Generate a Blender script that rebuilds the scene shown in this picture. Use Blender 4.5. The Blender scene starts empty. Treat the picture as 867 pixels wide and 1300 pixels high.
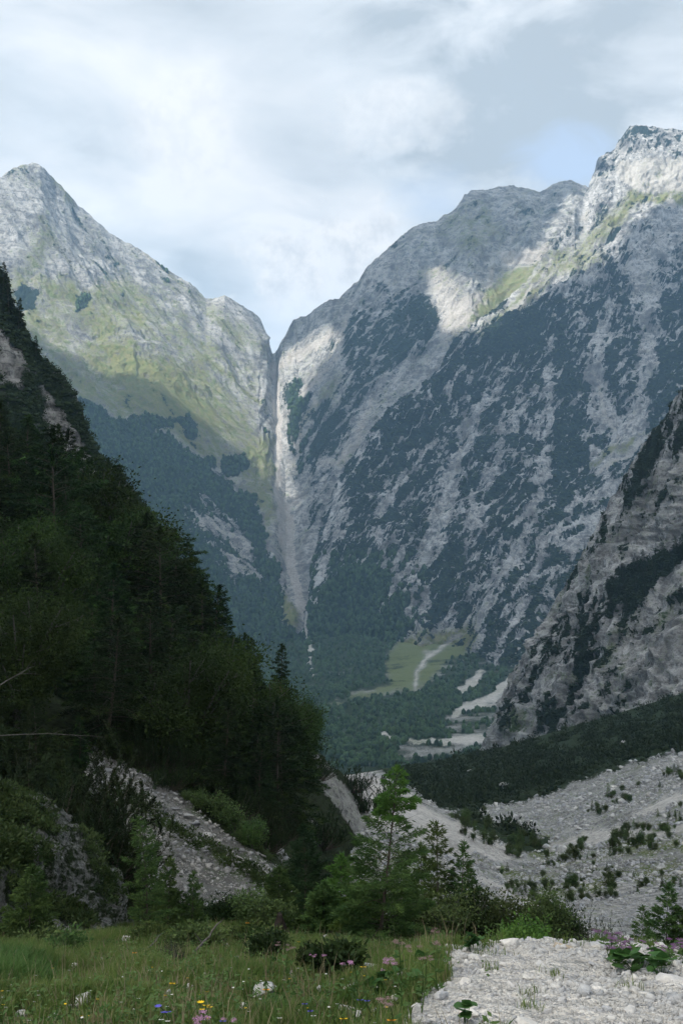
import bpy, bmesh, math, random, time
import numpy as np
from mathutils import Vector, Matrix, noise as mnoise
from mathutils.bvhtree import BVHTree
T0 = time.time()
random.seed(7); RNG = np.random.default_rng(7)
scene = bpy.context.scene
COL = scene.collection

# ------------------------------------------------------------------ camera
FPX = 1264.0; CX, CY = 433.5, 650.0
TH = math.atan(70 / FPX); CT, ST = math.cos(TH), math.sin(TH); CAMZ = 1.65
cam = bpy.data.cameras.new('camera'); cam.sensor_fit = 'VERTICAL'; cam.sensor_height = 36.0; cam.lens = 35.0
cam.clip_start = 0.1; cam.clip_end = 40000
camo = bpy.data.objects.new('camera', cam); COL.objects.link(camo)
camo.location = (0, 0, CAMZ); camo.rotation_euler = (math.pi / 2 + TH, 0, 0); scene.camera = camo

def P(px, py, d):
    xc = (np.asarray(px, float) - CX) / FPX; zc = (CY - np.asarray(py, float)) / FPX
    t = d / (CT - zc * ST)
    return np.stack([xc * t, np.broadcast_to(d, np.shape(t)) * 1.0, CAMZ + (ST + zc * CT) * t], -1)

def proj(p):
    x = p[..., 0]; y = p[..., 1]; z = p[..., 2] - CAMZ
    f = y * CT + z * ST; u = -y * ST + z * CT
    return CX + FPX * x / f, CY - FPX * u / f

def ray(px, py):
    return Vector(((px - CX) / FPX, CT - (CY - py) / FPX * ST, ST + (CY - py) / FPX * CT)).normalized()

# ------------------------------------------------------------------ numpy noise
_pr = np.random.default_rng(11); PERM = np.concatenate([_pr.permutation(1024)] * 3)
GR = _pr.normal(size=(1024, 3)); GR /= np.linalg.norm(GR, axis=1)[:, None]
def perlin(p):
    p = np.asarray(p, float); i = np.floor(p).astype(np.int64); f = p - i
    u = f * f * f * (f * (f * 6 - 15) + 10)
    r = 0
    for dx in (0, 1):
        wx = u[:, 0] if dx else 1 - u[:, 0]
        hx = PERM[(i[:, 0] + dx) & 1023]
        for dy in (0, 1):
            wy = u[:, 1] if dy else 1 - u[:, 1]
            hy = PERM[(hx + i[:, 1] + dy) & 1023]
            for dz in (0, 1):
                wz = u[:, 2] if dz else 1 - u[:, 2]
                g = GR[PERM[(hy + i[:, 2] + dz) & 1023]]
                r = r + wx * wy * wz * (g[:, 0] * (f[:, 0] - dx) + g[:, 1] * (f[:, 1] - dy) + g[:, 2] * (f[:, 2] - dz))
    return r * 1.6
def fbm(p, o=4, gain=.5, seed=0):
    a = 1; s = 0; t = 0; p = np.asarray(p, float) + seed * 17.3
    for k in range(o):
        s = s + a * perlin(p); t += a; a *= gain; p = p * 2.03 + 5.1
    return s / t
def ridged(p, o=4, gain=.55, seed=0):
    a = 1; s = 0; t = 0; p = np.asarray(p, float) + seed * 17.3
    for k in range(o):
        s = s + a * (1 - 2 * np.abs(perlin(p))); t += a; a *= gain; p = p * 2.07 + 3.7
    return s / t

# ------------------------------------------------------------------ objects
def tag(o, label=None, cat=None, group=None, kind=None):
    if label: o['label'] = label
    if cat: o['category'] = cat
    if group: o['group'] = group
    if kind: o['kind'] = kind
    return o
def mesh(name, V, F, mats, matidx=None, smooth=False):
    V = np.asarray(V, np.float32); F = np.asarray(F, np.int32)
    me = bpy.data.meshes.new(name); k = F.shape[1]
    me.vertices.add(len(V)); me.vertices.foreach_set('co', V.ravel())
    me.loops.add(F.size); me.loops.foreach_set('vertex_index', F.ravel())
    me.polygons.add(len(F)); me.polygons.foreach_set('loop_start', np.arange(0, F.size, k, dtype=np.int32))
    me.polygons.foreach_set('loop_total', np.full(len(F), k, np.int32))
    if not isinstance(mats, (list, tuple)): mats = [mats]
    for m in mats: me.materials.append(m)
    if matidx is not None: me.polygons.foreach_set('material_index', np.asarray(matidx, np.int32))
    if smooth: me.polygons.foreach_set('use_smooth', np.ones(len(F), bool))
    me.update(calc_edges=True); return me
def link(name, me, parent=None):
    o = bpy.data.objects.new(name, me); COL.objects.link(o)
    if parent: o.parent = parent
    return o
def empty(name, loc=(0, 0, 0), rz=0, s=1):
    o = bpy.data.objects.new(name, None); COL.objects.link(o); o.location = loc; o.rotation_euler = (0, 0, rz); o.scale = (s,) * 3
    o.empty_display_size = .2
    return o
def copy_tree(src, loc, rot, sc):
    r = src.copy(); COL.objects.link(r); r.location = loc; r.rotation_euler = rot; r.scale = sc
    for ch in src.children:
        c = ch.copy(); COL.objects.link(c); c.parent = r
    return r
def setcol(me, name, C):
    a = me.attributes.new(name, 'FLOAT_COLOR', 'POINT'); C4 = np.ones((len(C), 4), np.float32); C4[:, :C.shape[1]] = C
    a.data.foreach_set('color', C4.ravel())

# ------------------------------------------------------------------ node helper
class NT:
    def __init__(s, name):
        s.m = bpy.data.materials.new(name); s.m.use_nodes = True; s.t = s.m.node_tree; s.t.nodes.clear()
        s.out = s.t.nodes.new('ShaderNodeOutputMaterial')
    def n(s, ty, ins=None, **kw):
        nd = s.t.nodes.new(ty)
        for k, v in kw.items(): setattr(nd, k, v)
        for k, v in (ins or {}).items(): s.set(nd.inputs[k], v)
        return nd
    def set(s, inp, v):
        if isinstance(v, bpy.types.NodeSocket): s.t.links.new(v, inp)
        elif hasattr(v, 'outputs'): s.t.links.new(v.outputs[0], inp)
        else:
            if isinstance(v, (tuple, list)) and len(v) == 3 and inp.type == 'RGBA': v = (*v, 1)
            inp.default_value = v
    def math(s, op, a, b=0.0, c=None, clamp=False):
        nd = s.n('ShaderNodeMath', operation=op, use_clamp=clamp); s.set(nd.inputs[0], a); s.set(nd.inputs[1], b)
        if c is not None: s.set(nd.inputs[2], c)
        return nd.outputs[0]
    def mix(s, f, a, b):
        nd = s.n('ShaderNodeMix', data_type='RGBA'); s.set(nd.inputs[0], f); s.set(nd.inputs[6], a); s.set(nd.inputs[7], b); return nd.outputs[2]
    def mul(s, a, b, f=1.0):
        nd = s.n('ShaderNodeMix', data_type='RGBA', blend_type='MULTIPLY'); s.set(nd.inputs[0], f); s.set(nd.inputs[6], a); s.set(nd.inputs[7], b); return nd.outputs[2]
    def rng(s, v, a, b, c=0., d=1.):
        nd = s.n('ShaderNodeMapRange'); s.set(nd.inputs[0], v)
        for i, q in enumerate((a, b, c, d)): s.set(nd.inputs[i + 1], q)
        return nd.outputs[0]
    def noise(s, vec, scale, detail=5, rough=.55, dist=0.):
        nd = s.n('ShaderNodeTexNoise', {'Scale': scale, 'Detail': detail, 'Roughness': rough, 'Distortion': dist})
        if vec is not None: s.set(nd.inputs['Vector'], vec)
        return nd.outputs[0]
    def map(s, vec, sc=(1, 1, 1), rot=(0, 0, 0)):
        nd = s.n('ShaderNodeMapping'); s.set(nd.inputs['Vector'], vec); nd.inputs['Scale'].default_value = sc; nd.inputs['Rotation'].default_value = rot
        return nd.outputs[0]
    def done(s, surf, disp=None):
        s.t.links.new(surf if isinstance(surf, bpy.types.NodeSocket) else surf.outputs[0], s.out.inputs[0]); return s.m
    def bsdf(s, col, rough=.9, bump=None, strength=.5, dist=1., spec=.2):
        ins = {'Base Color': col, 'Roughness': rough, 'Specular IOR Level': spec}
        if bump is not None:
            b = s.n('ShaderNodeBump', {'Strength': strength, 'Distance': dist, 'Height': bump}); ins['Normal'] = b.outputs[0]
        return s.n('ShaderNodeBsdfPrincipled', ins)

def terrain_mat(name, rot, mscale, rockA, rockB, vegc, grassc, screec, strata=1.0, soil=(.10, .09, .06), strata_rot=(0, 0, 0), strata_w=14., vegB=None):
    """mscale: metres of the coarse detail; mask attribute R veg, G grass, B scree, A = extra pale"""
    t = NT(name)
    co = t.n('ShaderNodeNewGeometry').outputs['Position']
    at = t.n('ShaderNodeAttribute', attribute_name='mask')
    sep = t.n('ShaderNodeSeparateColor', {0: at.outputs['Color']})
    veg, grs, scr = sep.outputs[0], sep.outputs[1], sep.outputs[2]
    fall = t.map(co, (1, 1, .3), rot)
    nf = t.noise(fall, 1 / mscale, 6, .6)
    nm = t.noise(co, 4 / mscale, 6, .62)
    nfine = t.noise(co, 14 / mscale, 5, .65)
    # strata: thin beds in z with distortion
    sv = t.map(co, (.12 / strata_w, .12 / strata_w, 1 / strata_w), strata_rot)
    st = t.noise(sv, 1.0, 5, .6, .6)
    rock = t.mix(t.rng(t.math('ADD', t.math('MULTIPLY', nm, .6), t.math('MULTIPLY', nfine, .4)), .42, .58), tuple(q * .62 for q in rockA), tuple(q * 1.15 for q in rockB))
    rock = t.mix(t.math('MULTIPLY', t.rng(st, .44, .36), .55 * strata), rock, tuple(c * .42 for c in rockA))
    rock = t.mix(t.math('MULTIPLY', t.rng(st, .54, .66), .5 * strata), rock, tuple(min(1, c * 1.35) for c in rockB))
    rock = t.mix(t.math('MULTIPLY', t.rng(nf, .50, .36), .7), rock, tuple(c * .40 for c in rockA))
    nfg = t.math('ADD', t.math('MULTIPLY', t.math('SUBTRACT', nm, .5), 1.5), t.math('MULTIPLY', t.math('SUBTRACT', nfine, .5), 1.5))
    def edge(mask, w=.10, k=.55):
        return t.rng(t.math('ADD', mask, t.math('MULTIPLY', nfg, k)), .5 - w, .5 + w)
    screecol = t.mix(t.rng(t.math('ADD', t.math('MULTIPLY', nfine, .6), t.math('MULTIPLY', nf, .4)), .40, .60), tuple(c * .60 for c in screec), tuple(min(c * 1.08, 1) for c in screec))
    c = t.mix(edge(scr, .18, .5), rock, screecol)
    gcol = t.mix(t.rng(nm, .35, .65), grassc, tuple(q * w for q, w in zip(grassc, (.6, .8, .75))))
    c = t.mix(edge(grs, .2, .9), c, gcol)
    vcol = t.mix(t.rng(nfine, .35, .65), tuple(q * .55 for q in vegc), vegB or vegc)
    ev = edge(veg, .06, .55)
    c = t.mix(ev, c, vcol)
    hgt = t.math('ADD', t.math('MULTIPLY', nm, .45), t.math('ADD', t.math('MULTIPLY', nfine, .5), t.math('MULTIPLY', st, .22 * strata)))
    hgt = t.math('ADD', hgt, t.math('MULTIPLY', ev, .25))
    return t.done(t.bsdf(c, .95, hgt, 1.0, mscale * .16, spec=.1))

# ------------------------------------------------------------------ mask painting
def seg_dist(px, py, a, b):
    ax, ay = a; bx, by = b; dx, dy = bx - ax, by - ay; L = dx * dx + dy * dy + 1e-9
    t = np.clip(((px - ax) * dx + (py - ay) * dy) / L, 0, 1)
    return np.hypot(px - ax - t * dx, py - ay - t * dy), t
def poly_cov(px, py, pts, soft):
    d = np.full(px.shape, 1e9); ins = np.zeros(px.shape, bool)
    for i in range(len(pts)):
        a, b = pts[i], pts[(i + 1) % len(pts)]
        d = np.minimum(d, seg_dist(px, py, a, b)[0])
        c = ((a[1] > py) != (b[1] > py))
        with np.errstate(divide='ignore', invalid='ignore'):
            xx = (b[0] - a[0]) * (py - a[1]) / (b[1] - a[1] + 1e-12) + a[0]
        ins ^= c & (px < xx)
    return np.clip(.5 + np.where(ins, d, -d) / (2 * soft), 0, 1)
def line_cov(px, py, pts, w, soft):
    best = np.full(px.shape, -1e9)
    if np.isscalar(w): w = [w] * len(pts)
    for i in range(len(pts) - 1):
        d, t = seg_dist(px, py, pts[i], pts[i + 1])
        best = np.maximum(best, (w[i] + (w[i + 1] - w[i]) * t) / 2 - d)
    return np.clip(.5 + best / (2 * soft), 0, 1)
CH = {'veg': 0, 'grs': 1, 'scr': 2}
def paint(px, py, base, ops, wseed=0, wamp=5., wscale=22.):
    """channels 0..1 about .5: base dict; ops (channel, 'poly'|'line', pts, width, value, soft)"""
    q = np.stack([px / wscale, py / wscale, np.zeros_like(px) + wseed], -1)
    wx = px + wamp * fbm(q, 3, seed=1) * 1.6; wy = py + wamp * fbm(q, 3, seed=2) * 1.6
    M = np.zeros((len(px), 3))
    for k, v in base.items(): M[:, CH[k]] = v
    for op in ops:
        ch, ty, pts, w, val, soft = op
        cov = poly_cov(wx, wy, pts, soft) if ty == 'poly' else line_cov(wx, wy, pts, w, soft)
        for c_, v_ in zip(ch if isinstance(ch, tuple) else (ch,), val if isinstance(val, tuple) else (val,)):
            M[:, CH[c_]] = M[:, CH[c_]] * (1 - cov) + v_ * cov
    return M

# ------------------------------------------------------------------ lofted terrain sheets
SHEETS = {}
def loft(name, rows, pxs, nv, disp=None, back=0, mat=None, masks=None, sharp=False, skirt=0):
    """rows: near/base -> far/ridge, each [(px,py,d)...]"""
    R = []
    for r in rows:
        a = np.array(r, float)
        R.append((np.interp(pxs, a[:, 0], a[:, 1]), np.log(np.interp(pxs, a[:, 0], a[:, 2]))))
    PY, LD = [], []
    n = len(R)
    for i in range(n - 1):
        p0 = R[max(i - 1, 0)]; p1 = R[i]; p2 = R[i + 1]; p3 = R[min(i + 2, n - 1)]
        k = nv[i] if isinstance(nv, (list, tuple)) else nv
        for j in range(k + (1 if i == n - 2 else 0)):
            t = j / k
            for out, q in ((PY, 0), (LD, 1)):
                m1 = (p2[q] - p0[q]) * (.5 if i > 0 else 1); m2 = (p3[q] - p1[q]) * (.5 if i < n - 2 else 1)
                if sharp or True:   # limit overshoot
                    dlt = p2[q] - p1[q]
                    m1 = np.clip(m1, np.minimum(0, 2 * dlt), np.maximum(0, 2 * dlt)); m2 = np.clip(m2, np.minimum(0, 2 * dlt), np.maximum(0, 2 * dlt))
                h = (2 * t**3 - 3 * t**2 + 1) * p1[q] + (t**3 - 2 * t**2 + t) * m1 + (-2 * t**3 + 3 * t**2) * p2[q] + (t**3 - t**2) * m2
                out.append(h)
    PY = np.array(PY); D = np.exp(np.array(LD)); PX = np.broadcast_to(pxs, PY.shape)
    V = P(PX, PY, D)
    nr, nc = PY.shape
    if back:
        steps = 8; last = V[-1]; ext = []
        for k in range(1, steps + 1):
            e = last.copy(); s = k / steps
            e[:, 1] += back * s; e[:, 0] *= (e[:, 1] / last[:, 1]); e[:, 2] -= back * 1.1 * s ** 1.2; ext.append(e)
        V = np.concatenate([V, np.array(ext)]); PX = np.concatenate([PX, np.repeat(PX[-1:], steps, 0)]); PY = np.concatenate([PY, np.repeat(PY[-1:], steps, 0)])
        nr += steps
    gu = np.gradient(V, axis=1); gv = np.gradient(V, axis=0); N = np.cross(gu, gv); N /= np.linalg.norm(N, axis=-1, keepdims=True) + 1e-9
    if disp:
        vv = (np.arange(nr) / max(nr - 1 - (8 if back else 0), 1))[:, None] * np.ones((1, nc))
        V = disp(V, N, PX, PY, vv)
    if skirt:
        k0 = V[:1].copy(); k0[..., 2] -= skirt; k0[..., 1] += skirt * .15
        V = np.concatenate([k0, V]); PX = np.concatenate([PX[:1], PX]); PY = np.concatenate([PY[:1], PY]); nr += 1
    Vf = V.reshape(-1, 3); idx = np.arange(nr * nc).reshape(nr, nc)
    F = np.stack([idx[:-1, :-1], idx[:-1, 1:], idx[1:, 1:], idx[1:, :-1]], -1).reshape(-1, 4)
    me = mesh(name, Vf, F, mat, smooth=True)
    M = None
    if masks:
        ax, ay = proj(Vf); far_ = Vf[:, 1] > 2
        MX = np.where(far_, ax, PX.ravel()); MY = np.where(far_, ay, PY.ravel())
        M = masks(MX, MY, Vf); setcol(me, 'mask', M)
    o = link(name, me); tag(o, kind='structure')
    step = 1
    bvh = BVHTree.FromPolygons([tuple(v) for v in Vf.tolist()], F.tolist())
    SHEETS[name] = dict(o=o, V=Vf, F=F, M=M, bvh=bvh, px=PX.ravel(), py=PY.ravel())
    print('sheet', name, len(Vf), round(time.time() - T0, 1))
    return o
def lin(a, b, n): return np.linspace(a, b, n)

# rock relief
def relief(big, amps, zs=.28, skew=0., edge_keep=True, strata=None, topfade=.12, dref=None, axis=None):
    def f(V, N, PX, PY, vv):
        S = V.shape; p = V.reshape(-1, 3)
        q = p.copy(); sk = skew(PX.ravel()) if callable(skew) else skew; q[:, 0] += sk * p[:, 2]; q[:, 2] *= zs
        w = fbm(p / (big * 1.5), 3, seed=3) * big * .4
        q[:, 0] += w
        h = np.zeros(len(p))
        for i, (L, A, kind) in enumerate(amps):
            if kind == 'r': h += A * ridged(q / L, 4, seed=i)
            elif kind == 'f': h += A * fbm(p / L, 4, seed=i + 9)
            elif kind == 's':   # bedding steps
                zz = p[:, 2] + .25 * p[:, 0] * 0 + fbm(p / (L * 9), 2, seed=5) * L * 2.5
                ph = zz / L; st_ = np.abs((ph % 1) - .5) * 2
                h += A * (st_ ** 2) * (0.6 + fbm(p / (L * 5), 2, seed=8))
        fade = np.clip((1 - np.clip(vv, 0, 1)) / topfade, .12, 1).reshape(-1)
        h = h - h.mean(); h = h * fade
        if dref: h = h * np.clip(p[:, 1] / dref, .25, 1.2)
        if axis is not None:   # calmer relief in the bed of the ravine
            dd = np.full(len(p), 1e9); fx, fy = PX.ravel(), PY.ravel()
            for i in range(len(axis) - 1): dd = np.minimum(dd, seg_dist(fx, fy, axis[i], axis[i + 1])[0])
            h = h * np.clip(dd / 26, .30, 1)
        sm = [a for a in amps if a[2] == 'r'][-2:]
        out = p + N.reshape(-1, 3) * h[:, None]
        out[:, 2] += (1 - fade) * (sm[0][1] * .9 * ridged(p / sm[0][0], 3, seed=31) + sm[1][1] * .9 * fbm(p / sm[1][0], 3, seed=33))
        return out.reshape(S)
    return f
# ================================================================== TERRAIN
m_far = terrain_mat('limestone_far', (0, -.40, 0), 75, (.27, .27, .27), (.46, .455, .44), (.030, .052, .036), (.25, .235, .105), (.52, .49, .455), .8, strata_w=16, strata_rot=(0, -.75, 0))
m_cliff_main = terrain_mat('limestone_main', (0, -.45, 0), 55, (.29, .29, .29), (.52, .515, .50), (.022, .040, .030), (.27, .25, .11), (.50, .48, .445), .65, strata_w=15)
m_buttress = terrain_mat('limestone_buttress', (0, -.5, 0), 24, (.27, .27, .265), (.50, .49, .475), (.026, .042, .022), (.11, .13, .055), (.42, .40, .38), 1.2, strata_w=7, strata_rot=(0, -.45, 0))
m_ground = terrain_mat('valley_ground', (0, 0, 0), 6, (.26, .258, .25), (.44, .435, .42), (.035, .055, .025), (.17, .18, .075), (.58, .55, .51), .15, strata_w=4)

def streak(M, V, skew, L, zs, amp, PX):
    q = V.copy(); q[:, 0] += skew * V[:, 2]; q[:, 2] *= zs; q[:, 0] += 18 * fbm(V / 150, 3, seed=2)
    q2 = q.copy(); q2[:, 2] *= .6
    a = .55 * fbm(q / L, 5, .6, seed=4) + .75 * (.30 - np.abs(fbm(q2 / (L * 2.2), 4, .5, seed=14)) * 2.2) * -1; b = fbm(V / (L * .6), 5, .7, seed=6)
    q3 = q.copy(); q3[:, 2] *= .45; q3 = q3 / (L * 1.15)
    vein = np.clip(1 - np.abs(perlin(q3 + 31.7)) * 5.5, 0, 1) + .7 * np.clip(1 - np.abs(perlin(q3 * 2.3 + 11.7)) * 5.5, 0, 1)
    n = a * .75 + b * .5 - .42 * vein + .10
    M = M.copy()
    pure = np.clip((.97 - M[:, 0]) * 12, 0, 1) * np.clip(M[:, 0] * 12, 0, 1)
    M[:, 0] += amp[0] * n * pure; n = a + b * .5; M[:, 1] += amp[1] * n; M[:, 2] += amp[2] * (a - b)
    return M
# ---------------- back massif: left peak, ravine, right ridge
rid = [(-260,345,2900),(-60,262,3000),(0,228,3100),(20,213,3150),(36,210,3180),(45,207,3200),(52,212,3200),(70,227,3250),(84,243,3260),(100,262,3300),(122,281,3320),(140,297,3350),(160,309,3380),(176,318,3400),(186,322,3420),(200,334,3440),(215,345,3440),(230,354,3450),(240,360,3450),(250,368,3470),(262,380,3480),(275,379,3450),(285,376,3450),(300,386,3480),(318,396,3500),(330,406,3520),(338,425,3550),(346,450,3600),(350,448,3600),(358,434,3550),(364,424,3550),(372,408,3500),(380,404,3500),(388,401,3480),(400,393,3450),(413,384,3430),(430,380,3400),(440,370,3400),(455,358,3400),(467,340,3400),(478,328,3400),(490,318,3400),(505,306,3430),(518,293,3450),(530,288,3450),(545,283,3480),(560,278,3490),(570,272,3500),(582,262,3500),(590,248,3520),(600,243,3550),(612,241,3550),(625,241,3560),(640,238,3570),(652,237,3580),(658,240,3580),(672,240,3590),(685,246,3600),(700,237,3600),(712,232,3600),(722,230,3600),(735,235,3600),(748,240,3600),(800,262,3600),(1000,330,3600)]
r2 = [(-260,520,2550),(0,400,2800),(100,415,2900),(200,450,2950),(300,500,3100),(335,500,3200),(350,520,3270),(365,505,3240),(400,490,3190),(450,440,3130),(500,420,3100),(600,350,3150),(640,330,3260),(745,330,3250),(1000,420,3250)]
r1 = [(-260,720,2250),(0,600,2400),(100,590,2480),(200,620,2530),(300,655,2650),(345,640,2760),(363,650,2830),(380,650,2800),(410,630,2750),(500,600,2750),(1000,600,2800)]
r0 = [(-260,950,1900),(0,880,1950),(200,850,1980),(300,830,2050),(370,815,2150),(388,795,2260),(400,800,2260),(1000,800,2300)]
pxs = np.concatenate([lin(-260, -20, 60)[:-1], lin(-20, 340, 330)[:-1], lin(340, 420, 100)[:-1], lin(420, 760, 300)[:-1], lin(760, 1000, 30)])
SKW = lambda px: np.interp(px, [330, 375], [.55, -.55])
RAV = [(347,455),(351,500),(353,560),(351,590),(356,630),(364,660),(370,700),(378,745),(388,790)]
def mk_back(PX, PY, V):
    ops = [
     # left mountain meadow
     (('grs','veg'), 'poly', [(-60,330),(60,350),(110,362),(150,350),(200,370),(235,385),(275,425),(300,470),(322,540),(345,620),(345,680),(310,620),(240,575),(190,560),(100,520),(40,470),(-60,440)], 0, (.60,.1), 12),
     ('grs','poly', [(130,390),(200,400),(260,440),(300,500),(300,560),(240,540),(170,500),(120,450)], 0, .60, 22),
     ('grs','poly', [(150,440),(215,455),(250,500),(270,540),(230,545),(130,470)], 0, .85, 14),
     ('grs','poly', [(20,345),(60,270),(75,300),(60,340),(50,365)], 0, .5, 12),
     ('grs','line', [(70,228),(90,250)], 8, .6, 5),
     ('grs','poly', [(225,360),(262,385),(290,400),(330,430),(340,450),(300,440),(250,400)], 0, .52, 10),
     ('grs','poly', [(205,350),(235,372),(260,400),(300,440),(290,450),(240,410)], 0, .25, 8),
     ('grs','poly', [(265,480),(290,455),(330,470),(330,520),(300,520)], 0, .45, 8),
     ('grs','poly', [(310,545),(345,560),(350,650),(330,640)], 0, .68, 8),
     # rock patches in the meadow
     ('grs','poly', [(160,420),(210,400),(250,430),(230,460),(180,450)], 0, .42, 10),
     ('grs','poly', [(80,405),(110,415),(120,440),(90,445)], 0, .35, 8),
     ('grs','poly', [(190,360),(240,400),(260,430),(240,430),(200,400)], 0, .4, 8),
     # light scree
     ('scr','line', [(125,357),(140,366),(150,356)], [14,10,14], .9, 5),
     ('scr','line', [(20,370),(50,354)], 6, .9, 4),
     ('scr','line', [(105,378),(88,405),(66,430),(58,452)], 3, .85, 2),
     ('scr','line', [(150,425),(165,455),(185,485),(205,512)], 3, .75, 2),
     ('scr','line', [(122,376),(140,388)], 5, .8, 3),
     ('scr','line', [(183,322),(205,340)], 7, .8, 4),
     # forest
     (('veg','grs'),'poly', [(85,500),(120,512),(150,530),(165,528),(185,535),(200,548),(222,552),(236,570),(262,592),(285,606),(300,622),(322,632),(333,660),(338,700),(352,720),(362,758),(376,790),(380,850),(200,850),(0,700),(20,520)], 0, (.95,.3), 5),
     (('veg',),'poly', [(16,368),(34,362),(52,366),(50,380),(38,392),(22,392)], 0, .9, 4),
     ('veg','poly', [(100,378),(112,370),(120,378),(110,388),(97,394)], 0, .9, 3),
     ('veg','poly', [(182,530),(200,525),(222,535),(220,545),(190,545)], 0, .95, 3),
     ('veg','poly', [(228,535),(240,520),(250,540),(255,552),(240,556)], 0, .95, 3),
     ('veg','poly', [(255,580),(272,582),(275,595),(260,598)], 0, .95, 3),
     ('veg','poly', [(278,590),(285,577),(310,575),(318,590),(300,605),(284,606)], 0, .95, 3),
     ('veg','poly', [(150,375),(158,372),(160,380)], 0, .8, 3),
     (('veg','scr'),'poly', [(232,640),(255,632),(290,650),(320,690),(330,735),(300,740),(275,700),(240,665)], 0, (.42,.42), 9),
     (('veg','grs'),'poly', [(355,750),(380,772),(378,800),(360,790)], 0, (.2,.8), 6),
     # right ridge (back massif)
     ('grs','poly', [(560,270),(620,262),(640,300),(600,320),(560,300)], 0, .47, 14),
     ('veg','poly', [(468,360),(490,355),(495,368),(475,372)], 0, .6, 4),
     ('veg','poly', [(440,400),(470,385),(520,376),(548,380),(560,405),(553,432),(535,445),(515,460),(492,480),(470,500),(455,530),(440,560),(430,590),(415,620),(405,560),(425,510),(437,470),(420,440)], 0, .66, 12),
     ('veg','poly', [(520,378),(545,378),(560,400),(556,420),(530,400)], 0, .85, 6),
     ('veg','poly', [(360,492),(372,484),(392,486),(398,500),(385,530),(392,560),(380,600),(368,560),(364,520)], 0, .85, 5),
     ('veg','poly', [(395,520),(415,500),(430,520),(420,560),(405,600),(393,600)], 0, .75, 6),
     ('veg','line', [(400,610),(395,700)], 8, .6, 6),
     ('grs','poly', [(405,490),(440,470),(430,520),(410,540)], 0, .5, 8),
     (('grs','veg','scr'),'poly', [(600,400),(640,345),(700,325),(690,350),(660,375),(640,400),(600,425)], 0, (.75,.1,.1), 8),
     (('scr','veg','grs'),'poly', [(632,318),(655,318),(700,312),(690,330),(655,336),(636,338)], 0, (.95,.1,.1), 4),
     (('scr','veg'),'poly', [(530,345),(556,335),(578,352),(588,372),(618,372),(630,392),(605,410),(580,418),(566,440),(561,446),(556,430),(560,405),(548,380)], 0, (.60,.0), 7),
     (('scr','veg'),'poly', [(575,385),(610,375),(612,400),(590,412),(570,415)], 0, (.98,.0), 6),
     (('scr','veg'),'line', [(625,345),(617,380)], [6,5], (.9,0), 3),
     (('scr','veg'),'line', [(352,462),(380,450),(400,440),(425,420)], [6,14,14,5], (.85,0), 6),
     (('scr','veg'),'line', [(385,500),(405,480),(425,455),(440,400)], [8,10,6,4], (.8,0), 5),
     (('scr','veg'),'line', [(375,590),(385,540),(400,510)], [4,6,6], (.8,0), 4),
     (('scr','veg'),'line', [(408,590),(430,585),(455,560),(462,530),(470,510)], [8,10,12,8,5], (.75,0), 5),
     # ravine
     (('scr','veg','grs'),'line', [(347,462),(351,500),(353,560),(351,590),(356,630),(364,660),(366,700),(374,735),(385,775),(389,790)], [6,8,10,7,6,20,17,12,8,6], (1.1,-.1,0), 2.5),
     (('veg','grs'),'line', [(368,600),(372,640),(384,690),(392,730),(393,770)], [14,22,24,18,8], (.25,.2), 6),
    ]
    M = paint(PX, PY, {'veg': .18, 'grs': .22, 'scr': .12}, ops, 1, 4.5, 20)
    return streak(M, V, SKW(PX), 34, .15, (.75, .40, .22), PX)
loft('mountain_range', [r0, r1, r2, rid], pxs, [120, 150, 170], relief(400, [(520, 46, 'r'), (190, 26, 'r'), (64, 11, 'r'), (24, 5.0, 'r')], .26, SKW, topfade=.08, axis=RAV), 900, m_far, mk_back)


# ---------------- main right mountain with its long spur
rid = [(384,800,2150),(390,778,2250),(394,745,2320),(400,705,2400),(408,665,2450),(415,642,2500),(428,612,2530),(440,592,2550),(455,570,2580),(470,548,2600),(485,530,2640),(500,513,2680),(520,497,2700),(540,485,2730),(556,474,2750),(567,450,2800),(576,434,2830),(590,422,2850),(605,411,2880),(620,400,2900),(640,385,2950),(655,372,2980),(668,360,3000),(680,340,3030),(690,325,3060),(703,305,3100),(716,287,3150),(730,266,3200),(740,252,3280),(746,240,3300),(752,222,3320),(757,206,3340),(762,199,3350),(772,194,3350),(780,190,3370),(786,178,3380),(794,170,3390),(799,162,3400),(808,160,3400),(818,162,3400),(830,162,3400),(845,166,3400),(867,167,3400),(900,180,3400),(1200,240,3300)]
r2 = [(384,802,2140),(400,735,2300),(440,660,2400),(500,600,2480),(560,560,2520),(600,530,2560),(680,480,2620),(760,420,2700),(800,380,2800),(867,370,2800),(1200,420,2600)]
r1 = [(384,804,2120),(400,765,2220),(440,735,2250),(500,700,2250),(560,680,2230),(600,670,2220),(700,650,2150),(780,640,2050),(867,640,1950),(1200,700,1800)]
r0 = [(384,822,2100),(400,826,2100),(450,832,2090),(520,840,2000),(600,832,1950),(650,870,1650),(700,925,1350),(780,970,1200),(867,1010,1100),(1200,1120,900)]
pxs = np.concatenate([lin(384, 440, 110)[:-1], lin(440, 870, 400)[:-1], lin(870, 1200, 60)])
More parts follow.
